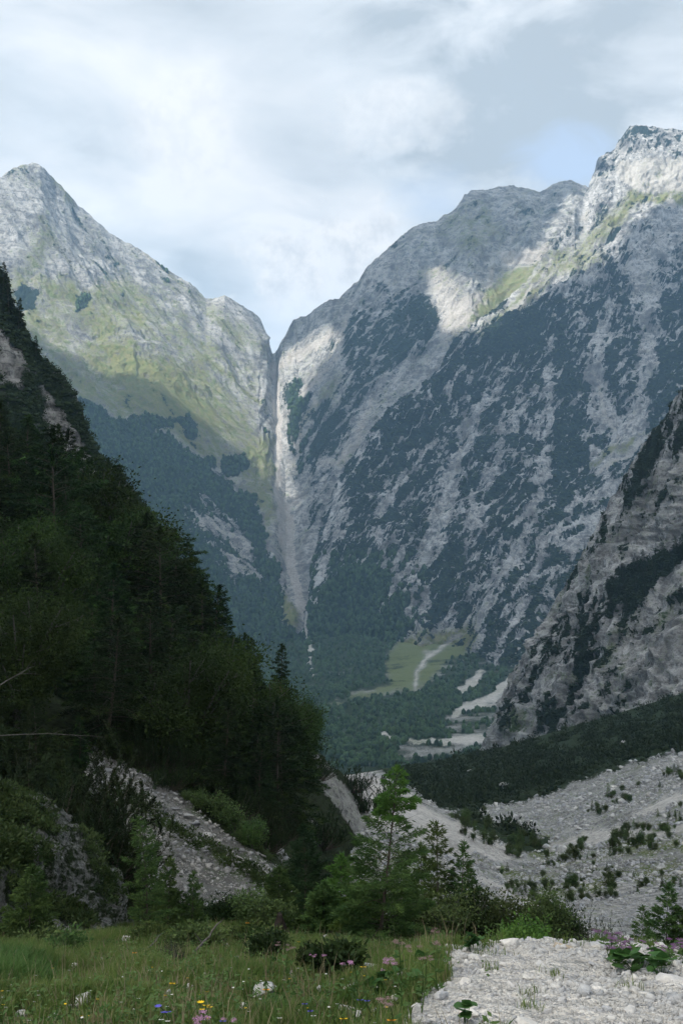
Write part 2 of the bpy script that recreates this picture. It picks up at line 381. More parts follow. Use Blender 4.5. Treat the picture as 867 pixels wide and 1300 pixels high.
def mk_main(PX, PY, V):
    ops = [
     # summit zone stays rock
     ('veg','poly', [(640,385),(700,300),(745,200),(1200,100),(1200,420),(867,330),(800,330),(760,345),(720,372),(680,372),(650,395)], 0, .20, 16),
     (('scr','veg'),'poly', [(783,212),(800,205),(867,196),(1000,190),(1000,250),(867,247),(820,246),(795,236)], 0, (.95,.0), 5),
     (('grs','veg','scr'),'poly', [(795,240),(820,246),(867,248),(1000,250),(1000,285),(867,262),(855,268),(830,255),(800,252)], 0, (.8,.1,.0), 5),
     (('grs','scr'),'poly', [(845,262),(853,250),(858,268),(850,272)], 0, (.1,.8), 3),
     ('grs','poly', [(745,300),(770,272),(795,250),(812,250),(800,270),(770,300),(740,322),(722,332)], 0, .68, 9),
     ('grs','poly', [(700,335),(740,318),(770,325),(740,345),(705,352)], 0, .62, 9),
     (('scr',),'line', [(735,278),(744,270)], 6, .9, 3),
     ('veg','poly', [(735,330),(770,318),(800,320),(800,330),(770,340)], 0, .5, 9),
     # strip between back massif and spur: lit scree and grass
     (('grs','veg'),'poly', [(590,428),(640,388),(668,362),(700,315),(720,320),(700,350),(690,370),(660,395),(630,415),(600,435)], 0, (.62,.2), 7),
     (('scr','grs'),'line', [(640,400),(662,384),(690,352),(700,330)], [4,5,4,4], (.8,.2), 3),
     (('scr','veg'),'line', [(683,407),(702,400),(709,397)], [3,8,3], (.8,.0), 3),
     # dark forest blocks
     ('veg','poly', [(560,465),(600,428),(660,392),(700,372),(728,392),(738,420),(735,450),(742,500),(755,560),(757,600),(720,640),(690,600),(700,520),(660,470),(620,450),(590,520),(560,600),(500,700),(440,740),(400,760),(415,650),(480,545)], 0, .74, 12),
     ('veg','poly', [(615,415),(660,396),(690,395),(690,440),(620,450),(570,470)], 0, .95, 8),
     ('veg','poly', [(768,362),(780,350),(800,350),(815,380),(812,440),(800,440),(785,390),(765,370)], 0, .62, 6),
     ('veg','poly', [(840,400),(862,395),(862,470),(850,520),(815,530),(830,470)], 0, .85, 8),
     ('veg','poly', [(765,430),(785,440),(795,500),(800,525),(775,520),(765,470)], 0, .72, 8),
     ('veg','poly', [(400,765),(440,715),(480,728),(505,742),(520,760),(520,800),(495,830),(485,865),(470,880),(412,890),(390,810)], 0, 1.0, 6),
     ('veg','poly', [(545,700),(575,690),(590,700),(585,740),(565,780),(545,785),(535,740)], 0, .85, 6),
     ('veg','poly', [(600,680),(660,600),(700,560),(710,600),(680,700),(640,790),(610,800),(600,760),(625,730)], 0, .70, 10),
     ('veg','poly', [(720,620),(790,600),(830,570),(800,640),(740,680),(700,720),(680,760),(660,780),(690,690)], 0, .72, 9),
     ('veg','poly', [(690,520),(755,530),(757,585),(720,600),(690,580)], 0, .8, 8),
     ('veg','poly', [(630,800),(700,760),(700,860),(650,900),(600,860)], 0, .7, 8),
     # rock ribs running down the slope
     ('veg','line', [(768,385),(758,430),(756,480),(768,540),(790,560)], [10.6,15.8,13.2,17.2,10.6], 0.07, 9),
     ('veg','line', [(812,340),(822,400),(822,460),(805,540),(770,590)], [33.0,17.2,15.8,19.8,10.6], 0.05, 9),
     ('veg','line', [(700,430),(697,480),(694,540),(690,590),(680,640),(655,700),(625,745),(605,780),(592,800)], [3.3,5.9,9.2,11.9,10.6,14.5,14.5,9.2,6.6], 0.07, 7),
     ('veg','line', [(640,470),(625,500),(600,530),(585,570),(572,610),(560,660),(548,690),(528,720),(512,728)], [4.6,7.9,10.6,13.2,19.8,23.8,17.2,11.9,10.6], 0.08, 7),
     ('veg','line', [(660,500),(650,560),(625,600),(600,660)], [2.6,5.3,5.3,6.6], 0.13, 7),
     ('veg','line', [(535,720),(525,745),(520,785),(530,800)], [5.3,4.6,7.9,3.3], 0.06, 4),
     ('veg','line', [(540,730),(540,765),(532,770)], [4.0,5.9,4.0], 0.06, 4),
     ('veg','line', [(505,735),(490,760),(478,775)], [5.3,4.6,3.3], 0.12, 4),
     ('veg','line', [(490,620),(480,680),(488,720)], [9.2,9.2,5.3], 0.18, 8),
     ('veg','line', [(550,560),(510,610),(480,650),(470,680)], [3.3,5.9,5.3,4.0], 0.21, 7),
     ('veg','line', [(560,480),(575,510),(570,545)], 5, .4, 5),
     ('veg','line', [(437,640),(425,680),(404,740)], [6.6,8.6,6.6], 0.06, 5),
     ('veg','line', [(470,560),(440,610),(418,660),(402,720)], [2.6,4.0,4.6,5.3], 0.09, 4),
     ('veg','line', [(745,550),(775,625),(700,680),(650,790),(625,840)], [13.2,10.6,9.2,7.9,6.6], 0.15, 8),
     ('veg','line', [(720,645),(760,625),(800,610)], [6.6,13.2,9.2], 0.06, 6),
     ('veg','line', [(870,540),(830,580),(790,640),(750,690)], [6.6,11.9,17.2,19.8], 0.15, 8),
     ('veg','line', [(690,750),(720,700),(760,650)], [7.9,10.6,13.2], 0.15, 7),
     (('scr','veg'),'line', [(830,545),(800,575),(775,588),(755,600)], [4,9,5,3], (.9,0), 3),
     (('grs','scr','veg'),'line', [(815,552),(795,567),(765,580),(748,595)], [3,5,5,3], (.7,.2,.0), 3),
     (('scr','veg'),'line', [(756,470),(762,520),(785,555),(770,600)], [3,5,4,3], (.8,.0), 3),
     (('scr','veg'),'line', [(388,782),(391,800),(397,828),(393,842),(396,858)], [5,4,3,4,3], (1,0), 1.5),
     # meadow fan
     (('grs','veg','scr'),'poly', [(488,832),(505,812),(535,804),(565,798),(598,790),(603,812),(590,835),(565,848),(545,868),(525,876),(500,880),(420,900),(415,892),(460,880),(492,868)], 0, (.80,.30,.38), 9),
     (('scr','grs'),'line', [(600,795),(570,815),(545,830),(532,850),(525,868)], [4,7,8,6,4], (.68,.3), 4),
     (('scr','grs'),'line', [(588,792),(596,770)], 5, (.8,.2), 4),
     (('scr','grs'),'line', [(520,802),(535,818),(545,815)], 5, (.75,.3), 3),
    ]
    M = paint(PX, PY, {'veg': .62, 'grs': .15, 'scr': .10}, ops, 2, 7, 24)
    return streak(M, V, -.50, 26, .10, (1.05, .35, .2), PX)
loft('main_mountain', [r0, r1, r2, rid], pxs, [110, 170, 190], relief(300, [(330, 40, 'r'), (130, 27, 'r'), (48, 14, 'r'), (18, 6.5, 'r'), (24, 6, 's')], .16, -.48, topfade=.07, axis=[(384,812),(400,705),(440,592),(470,548)]), 900, m_cliff_main, mk_main, skirt=60)

# ---------------- nearer rock buttress, right edge
rid = [(596,985,760),(604,966,755),(612,948,750),(622,926,745),(632,898,735),(640,880,730),(652,858,725),(663,838,720),(676,812,710),(690,790,700),(700,774,690),(714,752,690),(728,722,685),(744,696,680),(758,668,680),(772,640,675),(784,622,670),(796,600,660),(808,580,655),(820,560,650),(834,545,640),(848,520,630),(858,508,620),(870,492,600),(900,455,600),(1250,300,600)]
r1 = [(596,987,745),(612,953,735),(640,915,690),(700,850,620),(780,760,580),(867,700,540),(1250,650,480)]
r0 = [(596,1010,700),(612,990,700),(640,990,620),(700,985,520),(780,965,460),(867,935,415),(1250,880,350)]
pxs = np.concatenate([lin(596, 640, 60)[:-1], lin(640, 880, 300)[:-1], lin(880, 1250, 60)])
def mk_but(PX, PY, V):
    ops = [
     ('veg','poly', [(867,470),(840,520),(815,560),(790,590),(775,625),(800,640),(830,600),(850,580),(880,560),(880,470)], 0, .58, 8),
     ('veg','poly', [(770,735),(790,720),(830,705),(867,690),(900,670),(900,700),(867,715),(830,740),(800,765),(780,765)], 0, 1.0, 5),
     ('veg','poly', [(700,790),(740,760),(770,750),(800,765),(790,790),(760,800),(735,830),(715,850),(690,850),(695,815)], 0, .56, 8),
     ('veg','poly', [(660,850),(700,800),(700,830),(680,870),(660,885)], 0, .62, 6),
     ('veg','poly', [(625,940),(640,890),(650,870),(660,880),(640,925)], 0, .7, 6),
     ('veg','poly', [(680,890),(700,880),(715,900),(700,935),(675,930)], 0, .7, 7),
     ('veg','poly', [(735,810),(765,820),(765,850),(740,865),(728,845)], 0, .8, 6),
     ('veg','line', [(720,870),(740,895),(730,910)], 8, .75, 5),
     ('veg','line', [(770,650),(765,680),(750,700)], 8, .7, 5),
     ('veg','line', [(815,770),(790,820),(800,860)], [10,7,5], .62, 6),
     ('grs','line', [(700,860),(760,850),(778,820)], 7, .6, 6),
     ('grs','poly', [(640,900),(675,900),(670,930),(640,935)], 0, .55, 8),
     (('veg','scr'),'poly', [(780,790),(867,730),(867,860),(800,880),(760,880)], 0, (.22,.3), 12),
    ]
    M = paint(PX, PY, {'veg': .20, 'grs': .25, 'scr': .2}, ops, 3, 6, 18)
    return streak(M, V, -.35, 12, .35, (.85, .4, .25), PX)
loft('rock_buttress', [r0, r1, rid], pxs, [160, 200], relief(120, [(130, 18, 'r'), (46, 11, 'r'), (17, 6, 'r'), (6, 2.2, 'r'), (9, 3.4, 's')], .5, -.2, topfade=.05), 300, m_buttress, mk_but, skirt=40)

# ---------------- cliff spur at the upper left
rid = [(-260,120,330),(-60,300,290),(-10,345,270),(0,352,268),(8,366,265),(16,392,262),(28,408,258),(40,436,254),(52,462,250),(64,478,247),(80,497,243),(96,520,238),(110,548,233),(122,572,228),(134,594,224),(150,615,220),(170,640,215),(230,740,200),(300,860,180)]
r0 = [(-260,700,200),(0,760,170),(130,820,160),(300,930,140)]
r1 = [(-260,450,250),(0,540,215),(60,610,205),(130,680,190),(300,900,160)]
pxs = np.concatenate([lin(-260, -20, 50)[:-1], lin(-20, 180, 230)[:-1], lin(180, 300, 40)])
def mk_spur(PX, PY, V):
    ops = [('veg','line', [(-40,310),(0,360),(30,425),(60,480),(100,540),(134,600),(170,650)], [22,22,18,15,13,10,10], .9, 4),
     ('veg','poly', [(-60,520),(0,500),(50,560),(80,640),(-60,700)], 0, .8, 8),
     ('veg','poly', [(0,375),(18,400),(30,425),(20,440),(5,420)], 0, .7, 5),
     (('veg','scr'),'poly', [(55,490),(80,520),(105,560),(128,598),(110,620),(90,590),(60,540)], 0, (.25,.3), 5),
     (('veg','scr'),'poly', [(0,412),(18,440),(32,460),(20,490),(0,470)], 0, (.25,.3), 5)]
    return paint(PX, PY, {'veg': .55, 'grs': .2, 'scr': .2}, ops, 4, 4, 14)
m_spur = terrain_mat('limestone_beds', (0, 0, 0), 9, (.13, .13, .125), (.34, .33, .315), (.022, .038, .018), (.07, .10, .035), (.46, .44, .42), 1.5, strata_w=2.6, strata_rot=(0, .42, 0))
loft('cliff_spur', [r0, r1, rid], pxs, [60, 170], relief(60, [(60, 7, 'r'), (22, 3.2, 'r'), (7, 1.2, 'f'), (3.4, 2.6, 's')], .5, 0, topfade=.06), 160, m_spur, mk_spur, skirt=20)

# ---------------- wooded slope on the left
rid = [(-300,430,95),(-100,540,90),(0,600,86),(60,648,84),(130,705,82),(200,775,80),(250,815,80),(290,850,80),(340,905,82),(380,945,85),(400,960,88),(415,975,90),(430,986,93),(440,1000,96),(452,1018,98),(464,1040,100),(475,1065,100),(490,1090,100)]
r2 = [(-300,850,27),(0,900,27),(100,935,27.5),(130,950,27.5),(200,990,26),(270,1045,24.5),(320,1078,23.8),(350,1095,24),(385,1085,30),(410,1075,42),(440,1070,60),(464,1080,80),(490,1110,95)]
r1 = [(-300,1000,22),(0,1040,22),(130,1065,22.5),(200,1090,22.5),(270,1115,22.3),(340,1140,22),(400,1130,28),(464,1130,55),(490,1150,70)]
r25 = [(-300,700,50),(0,780,45),(100,840,45),(200,895,44),(270,945,42),(340,1000,45),(385,1010,66),(400,995,76),(420,1008,82),(440,1030,86),(464,1062,90),(490,1105,96)]
r0 = [(-300,1205,17.5),(0,1205,17.5),(130,1205,18),(250,1200,18.5),(340,1198,19),(400,1200,22),(464,1190,40),(490,1190,55)]
pxs = np.concatenate([lin(-300, -20, 60)[:-1], lin(-20, 380, 260)[:-1], lin(380, 490, 120)])
def mk_wood(PX, PY, V):
    ops = [(('veg','scr'),'poly', [(105,945),(135,955),(170,985),(210,1000),(240,1025),(280,1060),(320,1090),(352,1120),(345,1160),(300,1160),(250,1150),(180,1130),(150,1080),(125,1040),(110,1000)], 0, (.36,.42), 7),
     (('veg','scr'),'line', [(110,950),(130,965),(170,985),(210,1005),(240,1030),(290,1070),(350,1105)], [10,14,12,12,14,12,10], (.0,.95), 4),
     (('veg','scr'),'poly', [(245,1110),(265,1095),(300,1115),(325,1130),(320,1160),(290,1165),(260,1140)], 0, (.0,1.0), 5),
     (('veg','grs'),'line', [(150,1000),(190,1030),(225,1055),(270,1078),(320,1108),(360,1140)], [16,18,14,16,18,20], (.3,.85), 7),
     (('veg','scr'),'poly', [(392,962),(405,960),(430,985),(455,1015),(470,1040),(462,1075),(440,1040),(415,1010),(398,985)], 0, (.12,.15), 4),
     (('veg','scr'),'line', [(340,1055),(352,1075),(362,1095)], [6,8,6], (.1,.2), 4),
     (('veg','scr'),'line', [(385,1030),(398,1050),(405,1070)], [5,9,8], (.1,.2), 4)]
    return paint(PX, PY, {'veg': .85, 'grs': .3, 'scr': .1}, ops, 5, 4, 16)
m_wood = terrain_mat('slope_ground', (0, .6, 0), 2.5, (.17, .17, .16), (.36, .35, .33), (.022, .028, .014), (.065, .085, .030), (.17, .165, .155), .5, strata_w=1.4, strata_rot=(0, .9, 0), vegB=(.035, .05, .02))  # scree colour here darkened for the shade it lies in
loft('wooded_slope', [r0, r1, r2, r25, rid], pxs, [50, 80, 90, 110], relief(20, [(17, 1.5, 'r'), (6, .7, 'r'), (2.4, .35, 'f')], .6, 0, topfade=.06, dref=70), 50, m_wood, mk_wood, skirt=5)

# ---------------- rocky knoll, lower left
rid = [(-300,880,13),(-100,950,14.5),(0,1000,16),(40,1015,16.5),(70,1030,17),(110,1062,17.5),(135,1100,18),(150,1130,18),(165,1165,18),(175,1185,18)]
r1 = [(-300,1040,12.2),(0,1075,14.2),(70,1095,15.2),(110,1110,16),(150,1150,17),(175,1190,17.4)]
r0 = [(-300,1260,10.5),(0,1215,12.5),(110,1205,14.4),(150,1205,15.4),(175,1215,16.5)]
pxs = np.concatenate([lin(-300, -20, 50)[:-1], lin(-20, 175, 220)])
def mk_kn(PX, PY, V):
    ops = [(('grs','veg'),'poly', [(-60,1050),(0,1040),(50,1070),(70,1090),(40,1110),(0,1095),(-60,1090)], 0, (.85,.3), 5),
      (('veg','grs'),'poly', [(-60,990),(20,1005),(60,1030),(70,1060),(30,1040),(-60,1030)], 0, (.8,.6), 5),
      ('veg','line', [(20,1120),(60,1150),(110,1170)], 14, .75, 5), ('veg','line', [(110,1060),(140,1140)], 12, .7, 5),
      (('veg','grs'),'line', [(45,1075),(50,1100)], 10, (.1,.1), 4)]
    return paint(PX, PY, {'veg': .47, 'grs': .42, 'scr': .25}, ops, 6, 5, 13)
m_kn = terrain_mat('knoll_rock', (0, 0, 0), 1.1, (.13, .13, .125), (.36, .36, .345), (.022, .034, .014), (.045, .07, .022), (.5, .5, .48), .4, strata_w=.5)
loft('rocky_knoll', [r0, r1, rid], pxs, [90, 120], relief(4, [(2.4, .55, 'r'), (.9, .28, 'r'), (.35, .10, 'r'), (.12, .03, 'f')], .8, 0, topfade=.1), 8, m_kn, mk_kn, skirt=2)

# ---------------- the ground sheet: meadow, gravel, boulder field, valley floor
A = [-1500, -300, 0, 110, 250, 340, 433, 470, 500, 560, 640, 700, 780, 867, 970, 1300, 2400]
def row(d, pys):
    return [(a, p, d) for a, p in zip(A, pys)]
def zrow(d, zs):
    zs = zs if hasattr(zs, '__len__') else [zs] * len(A)
    out = []
    for a, z in zip(A, zs):
        out.append((a, CY - FPX * ((z - CAMZ) * CT - d * ST) / (d * CT + (z - CAMZ) * ST), d))
    return out
G = [zrow(1.5, .02), zrow(3.0, -.05),
 row(4.6, [1290,1300,1303,1303,1303,1303,1302,1300,1300,1298,1298,1298,1298,1298,1296,1290,1260]),
 row(5.6, [1255,1262,1268,1270,1268,1266,1262,1258,1250,1243,1241,1240,1240,1240,1238,1235,1200]),
 row(6.8, [1225,1232,1240,1241,1240,1238,1236,1232,1222,1204,1198,1197,1200,1206,1205,1200,1160]),
 row(9.0, [1190,1200,1212,1215,1214,1213,1214,1214,1214,1208,1212,1214,1212,1214,1210,1200,1120]),
 row(13., [1160,1175,1190,1192,1190,1190,1196,1202,1206,1212,1222,1226,1222,1218,1210,1190,1080]),
 row(20., [1170,1180,1184,1182,1178,1176,1182,1190,1196,1204,1214,1218,1214,1205,1195,1160,1020]),
 row(35., [1180,1200,1200,1190,1185,1180,1150,1155,1160,1165,1176,1180,1178,1170,1155,1110,960]),
 row(60., [1180,1200,1190,1180,1170,1160,1100,1098,1100,1115,1142,1145,1135,1115,1090,1030,900]),
 row(95., [1150,1150,1150,1150,1150,1130,1060,1040,1045,1066,1102,1108,1088,1052,1020,960,850]),
 row(140., [1100,1100,1100,1100,1100,1090,1020,985,1000,1032,1070,1078,1046,1008,975,900,800]),
 row(175., [1060,1060,1060,1060,1060,1060,1030,1022,1026,1044,1056,1042,1010,975,945,860,760]),
 row(235., [1030,1030,1030,1030,1030,1030,1020,1012,1010,1012,1018,1000,978,950,915,830,720]),
 row(320., [1000,1000,1000,1000,1000,1000,998,992,988,986,976,960,938,908,878,800,680]),
 row(405., [990,990,990,990,990,990,985,980,974,966,948,930,908,880,850,780,650]),
 row(480., [1020,1020,1020,1020,1020,1020,1015,1010,1000,990,970,958,930,905,880,830,700]),
 zrow(800., -200), zrow(1000., -194),
 row(1100.,[960,950,945,945,945,945,942,941,940,939,937,935,930,925,910,880,800]),
 row(1300.,[925,920,915,915,914,913,909,908,907,906,903,900,890,870,850,800,700]),
 row(1500.,[905,900,895,892,890,886,884,883,881,878,872,865,850,830,800,750,650]),
 row(1800.,[880,870,860,858,855,850,850,849,848,843,838,830,810,780,750,700,600]),
 row(2150.,[860,850,840,835,825,815,806,806,806,806,804,800,780,740,700,640,560]),
 row(2700.,[850,840,830,825,815,800,790,790,790,780,770,760,740,700,660,600,520]),
 row(9000.,[760]*17)]
pxs = np.concatenate([lin(-1500, -320, 40)[:-1], lin(-320, -40, 60)[:-1], lin(-40, 420, 160)[:-1], lin(420, 900, 470)[:-1], lin(900, 1300, 80)[:-1], lin(1300, 2400, 30)])
def gdisp(V, N, PX, PY, vv):
    S = V.shape; p = V.reshape(-1, 3); d = p[:, 1]
    h = np.zeros(len(p))
    h += np.clip(d / 14 - .4, .0, 1) * .34 * fbm(p / 1.9, 3, seed=2) * np.clip((60 - d) / 40, 0, 1)
    h += .035 * fbm(p / .45, 3, seed=4) * np.clip((12 - d) / 4, 0, 1)
    bf = np.clip((d - 30) / 30, 0, 1) * np.clip((430 - d) / 60, 0, 1)
    q = p.copy(); q[:, 0] *= .5
    h += bf * (1.3 * fbm(q / 22, 3, seed=6) + .7 * ridged(p / 9, 3, seed=7) + .35 * fbm(p / 2.6, 3, seed=8))
    far = np.clip((d - 900) / 200, 0, 1)
    h += far * (5 * fbm(p / 90, 3, seed=6) + 2 * fbm(p / 22, 3, seed=7))
    p2 = p.copy(); p2[:, 2] += h
    return p2.reshape(S)
def mk_ground(PX, PY, V):
    d = V[:, 1]; M = np.zeros((len(d), 3))
    near = paint(PX, PY, {'veg': .1, 'grs': .85, 'scr': .1}, [
      (('scr','grs'),'poly', [(505,1400),(512,1300),(520,1278),(545,1263),(572,1243),(560,1222),(575,1205),(640,1196),(700,1185),(1000,1185),(1400,1185),(1400,1500)], 0, (1,0), 4),
      (('scr','grs'),'line', [(345,1190),(365,1205),(385,1215)], [4,9,4], (.7,.3), 4)], 7, 6, 25)
    mid = paint(PX, PY, {'veg': .12, 'grs': .30, 'scr': .30}, [
      (('veg',),'poly', [(430,950),(530,962),(600,948),(700,905),(867,848),(1200,760),(1200,850),(867,952),(800,970),(745,988),(690,1012),(640,1020),(610,1026),(580,1032),(545,1015),(500,990)], 0, .95, 6),
      (('veg','grs'),'poly', [(565,1030),(600,1035),(650,1050),(680,1058),(700,1062),(690,1082),(650,1080),(620,1062),(590,1050)], 0, (.75,.7), 6),
      (('grs',),'line', [(680,1085),(740,1070),(800,1065),(860,1050)], [14,20,16,12], .72, 8),
      (('grs',),'line', [(640,1110),(700,1125),(760,1118),(867,1100)], [14,24,20,20], .74, 8),
      (('grs',),'line', [(780,1090),(830,1080),(900,1062)], [6,8,8], .8, 5),
      (('grs',),'line', [(700,1100),(760,1090),(820,1070)], [5,6,6], .74, 5),
      (('scr','grs'),'line', [(800,1035),(840,1022),(870,1012),(900,1000)], [5,12,18,20], (1,0), 4),
      (('scr','grs'),'line', [(700,1072),(740,1064),(780,1058),(840,1056),(880,1050)], [6,14,12,8,8], (.9,.05), 4),
      (('scr','grs'),'line', [(735,1135),(790,1128),(840,1120)], [5,5,4], (.85,.1), 4),
      # pale scree tongue
      (('scr','grs','veg'),'poly', [(440,975),(470,990),(500,1002),(540,1022),(590,1048),(622,1062),(650,1080),(650,1095),(600,1095),(560,1080),(520,1065),(470,1040),(445,1010)], 0, (.78,.0,.0), 4),
      (('scr',),'line', [(450,985),(500,1015),(540,1035),(575,1060),(610,1072)], [12,16,9,12,8], 1.0, 5),
      (('scr','grs','veg'),'line', [(560,1095),(610,1115),(655,1138),(680,1150)], [8,10,12,8], (1,0,0), 3),
      (('grs','scr'),'line', [(600,1085),(630,1098),(650,1110)], 6, (.8,.0), 3),
      (('grs','scr'),'poly', [(430,1080),(520,1080),(600,1110),(640,1140),(620,1200),(430,1200)], 0, (.6,.2), 8),
      ], 8, 6, 18)
    far = paint(PX, PY, {'veg': .80, 'grs': .3, 'scr': .1}, [
      (('grs','veg','scr'),'poly', [(488,832),(505,812),(535,804),(565,798),(598,788),(605,812),(590,835),(565,848),(545,868),(525,876),(500,880),(460,888),(420,900),(413,893),(460,880),(492,868)], 0, (.80,.30,.38), 7),
      (('scr','grs'),'line', [(600,795),(570,815),(545,830),(532,850),(525,868)], [4,7,8,6,4], (.72,.2), 4),
      (('scr','veg'),'line', [(391,800),(397,828),(393,842),(396,858)], [4,3,4,3], (1,0), 1.5),
      (('scr','veg'),'poly', [(560,908),(600,892),(640,872),(672,850),(650,880),(630,910),(616,938),(600,945),(585,950),(570,930)], 0, (.42,.42), 6),
      (('scr','veg'),'line', [(650,860),(625,885),(600,895),(575,905)], [6,10,8,5], (.9,.0), 3),
      (('scr','veg'),'line', [(612,853),(600,868),(585,878)], [5,10,8], (.9,.0), 3),
      (('scr','veg'),'poly', [(500,945),(520,938),(560,940),(600,933),(620,940),(600,950),(560,966),(520,970),(495,966)], 0, (.42,.42), 5),
      (('scr','veg'),'line', [(484,932),(510,940),(560,942),(612,938)], [3,4,7,8], (1,.0), 2),
      ], 9, 4, 14)
    hid = ((d > 398) & (d < 900)); mid[hid] = [.95, .3, .0]; far[hid] = [.95, .3, .0]
    wn = np.clip((26 - d) / 6, 0, 1)[:, None]; wf = np.clip((d - 430) / 60, 0, 1)[:, None]
    mn = fbm(V / 7, 5, .65, seed=21); mid[:, 1] += .45 * mn * (mid[:, 0] < .6); mid[:, 2] += .35 * fbm(V / np.array([16., 5., 4.]), 4, seed=22); mid[:, 0] += .35 * mn * (mid[:, 0] > .5)
    fn = fbm(V / np.array([60., 60., 30.]), 5, .65, seed=23); fn2 = fbm(V / np.array([160., 35., 30.]), 4, .6, seed=24); far[:, 0] += .55 * fn * (far[:, 0] > .12) + .35 * fn2; far[:, 2] += .55 * fn2; far[:, 1] += .4 * fn
    return near * wn + (1 - wn) * (mid * (1 - wf) + far * wf)
loft('ground', G, pxs, [6, 30, 40, 40, 36, 30, 20, 20, 40, 50, 55, 40, 45, 45, 40, 12, 8, 10, 20, 40, 50, 50, 40, 10, 4], gdisp, 0, m_ground, mk_ground)
# ================================================================== VEGETATION MATERIALS
def leaf_mat(name, a, b, scale=1.5, trans=.25, tip=None):
    t = NT(name)
    g = t.n('ShaderNodeNewGeometry'); oi = t.n('ShaderNodeObjectInfo')
    n = t.noise(g.outputs['Position'], scale, 3, .6); n2 = t.noise(g.outputs['Position'], scale * 9, 2, .6)
    c = t.mix(t.rng(n, .38, .62), a, b)
    c = t.mul(c, t.mix(t.rng(n2, .35, .65), (.65, .7, .7), (1.25, 1.2, 1.0)))
    h = t.n('ShaderNodeHueSaturation', {'Color': c}); t.set(h.inputs['Hue'], t.rng(oi.outputs['Random'], 0, 1, .475, .515)); t.set(h.inputs['Value'], t.rng(oi.outputs['Random'], 0, 1, .75, 1.25))
    d = t.n('ShaderNodeBsdfPrincipled', {'Base Color': h.outputs[0], 'Roughness': .75, 'Specular IOR Level': .15})
    tr = t.n('ShaderNodeBsdfTranslucent', {'Color': h.outputs[0]})
    return t.done(t.n('ShaderNodeMixShader', {0: trans, 1: d.outputs[0], 2: tr.outputs[0]}))
def plain_mat(name, a, b, scale=8, rough=.85, bump=.3, dist=.01):
    t = NT(name); g = t.n('ShaderNodeNewGeometry').outputs['Position']
    n = t.noise(g, scale, 5, .6); n2 = t.noise(g, scale * 5, 4, .65)
    c = t.mix(t.rng(t.math('ADD', t.math('MULTIPLY', n, .6), t.math('MULTIPLY', n2, .4)), .38, .62), a, b)
    return t.done(t.bsdf(c, rough, n2, bump, dist, .15))
M_SPR = leaf_mat('conifer_needles', (.008, .019, .008), (.022, .044, .016), .3)
M_SPL = leaf_mat('light_green_needles', (.018, .040, .012), (.046, .085, .022), .25)
M_LAR = leaf_mat('larch_needles', (.050, .105, .022), (.085, .150, .035), 2.5, .35)
M_LAD = leaf_mat('dark_larch_needles', (.045, .085, .028), (.078, .125, .040), 2.5, .4)
M_BRO = leaf_mat('green_leaves', (.012, .026, .008), (.038, .066, .018), .35, .3)
M_SHR = leaf_mat('shrub_leaves', (.055, .088, .032), (.100, .145, .055), 1.1, .3)
M_MUG = leaf_mat('dwarf_pine_needles', (.014, .027, .012), (.028, .046, .018), 1.4, .15)
M_AUT = leaf_mat('rusty_leaves', (.10, .06, .018), (.07, .07, .02), 1.4)
M_BARK = plain_mat('bark', (.045, .036, .028), (.10, .085, .07), 12)
M_BARKG = plain_mat('grey_bark', (.045, .042, .038), (.10, .095, .088), 12)
M_FORF = leaf_mat('far_forest_leaves', (.010, .024, .013), (.055, .088, .040), .10, .0)
M_FORM = leaf_mat('dwarf_pine_cover', (.014, .028, .015), (.050, .076, .036), .10, .0)

def tube(path, rad, k=5):
    path = np.asarray(path, float); rad = np.asarray(rad, float); n = len(path)
    tg = np.gradient(path, axis=0); tg /= np.linalg.norm(tg, axis=1)[:, None] + 1e-9
    ref = np.where(np.abs(tg[:, 2:3]) > .9, [[1., 0, 0]], [[0, 0, 1.]]); a = np.cross(tg, ref); a /= np.linalg.norm(a, axis=1)[:, None] + 1e-9
    b = np.cross(tg, a); an = np.arange(k) * 2 * math.pi / k
    V = path[:, None] + rad[:, None, None] * (a[:, None] * np.cos(an)[None, :, None] + b[:, None] * np.sin(an)[None, :, None])
    i = np.arange(n * k).reshape(n, k); j = np.roll(i, -1, 1)
    return V.reshape(-1, 3), np.stack([i[:-1], j[:-1], j[1:], i[1:]], -1).reshape(-1, 4)
class Acc:
    def __init__(s): s.V = []; s.F = []; s.n = 0
    def add(s, V, F):
        s.V.append(np.asarray(V)); s.F.append(np.asarray(F) + s.n); s.n += len(V)
    def get(s): return np.concatenate(s.V), np.concatenate(s.F)
def leaves(pos, dirv, L, W, rng, flat=.6):
    """diamond quads at pos along dirv"""
    n = len(pos); d = dirv / (np.linalg.norm(dirv, axis=1)[:, None] + 1e-9)
    up = rng.normal(size=(n, 3)) * (1 - flat); up[:, 2] += flat
    s = np.cross(d, up); s /= np.linalg.norm(s, axis=1)[:, None] + 1e-9
    L = np.asarray(L).reshape(-1, 1) * np.ones((n, 1)); W = np.asarray(W).reshape(-1, 1) * np.ones((n, 1))
    V = np.stack([pos, pos + d * L * .45 + s * W * .5, pos + d * L, pos + d * L * .45 - s * W * .5], 1)
    return V.reshape(-1, 3), np.arange(4 * n).reshape(n, 4)

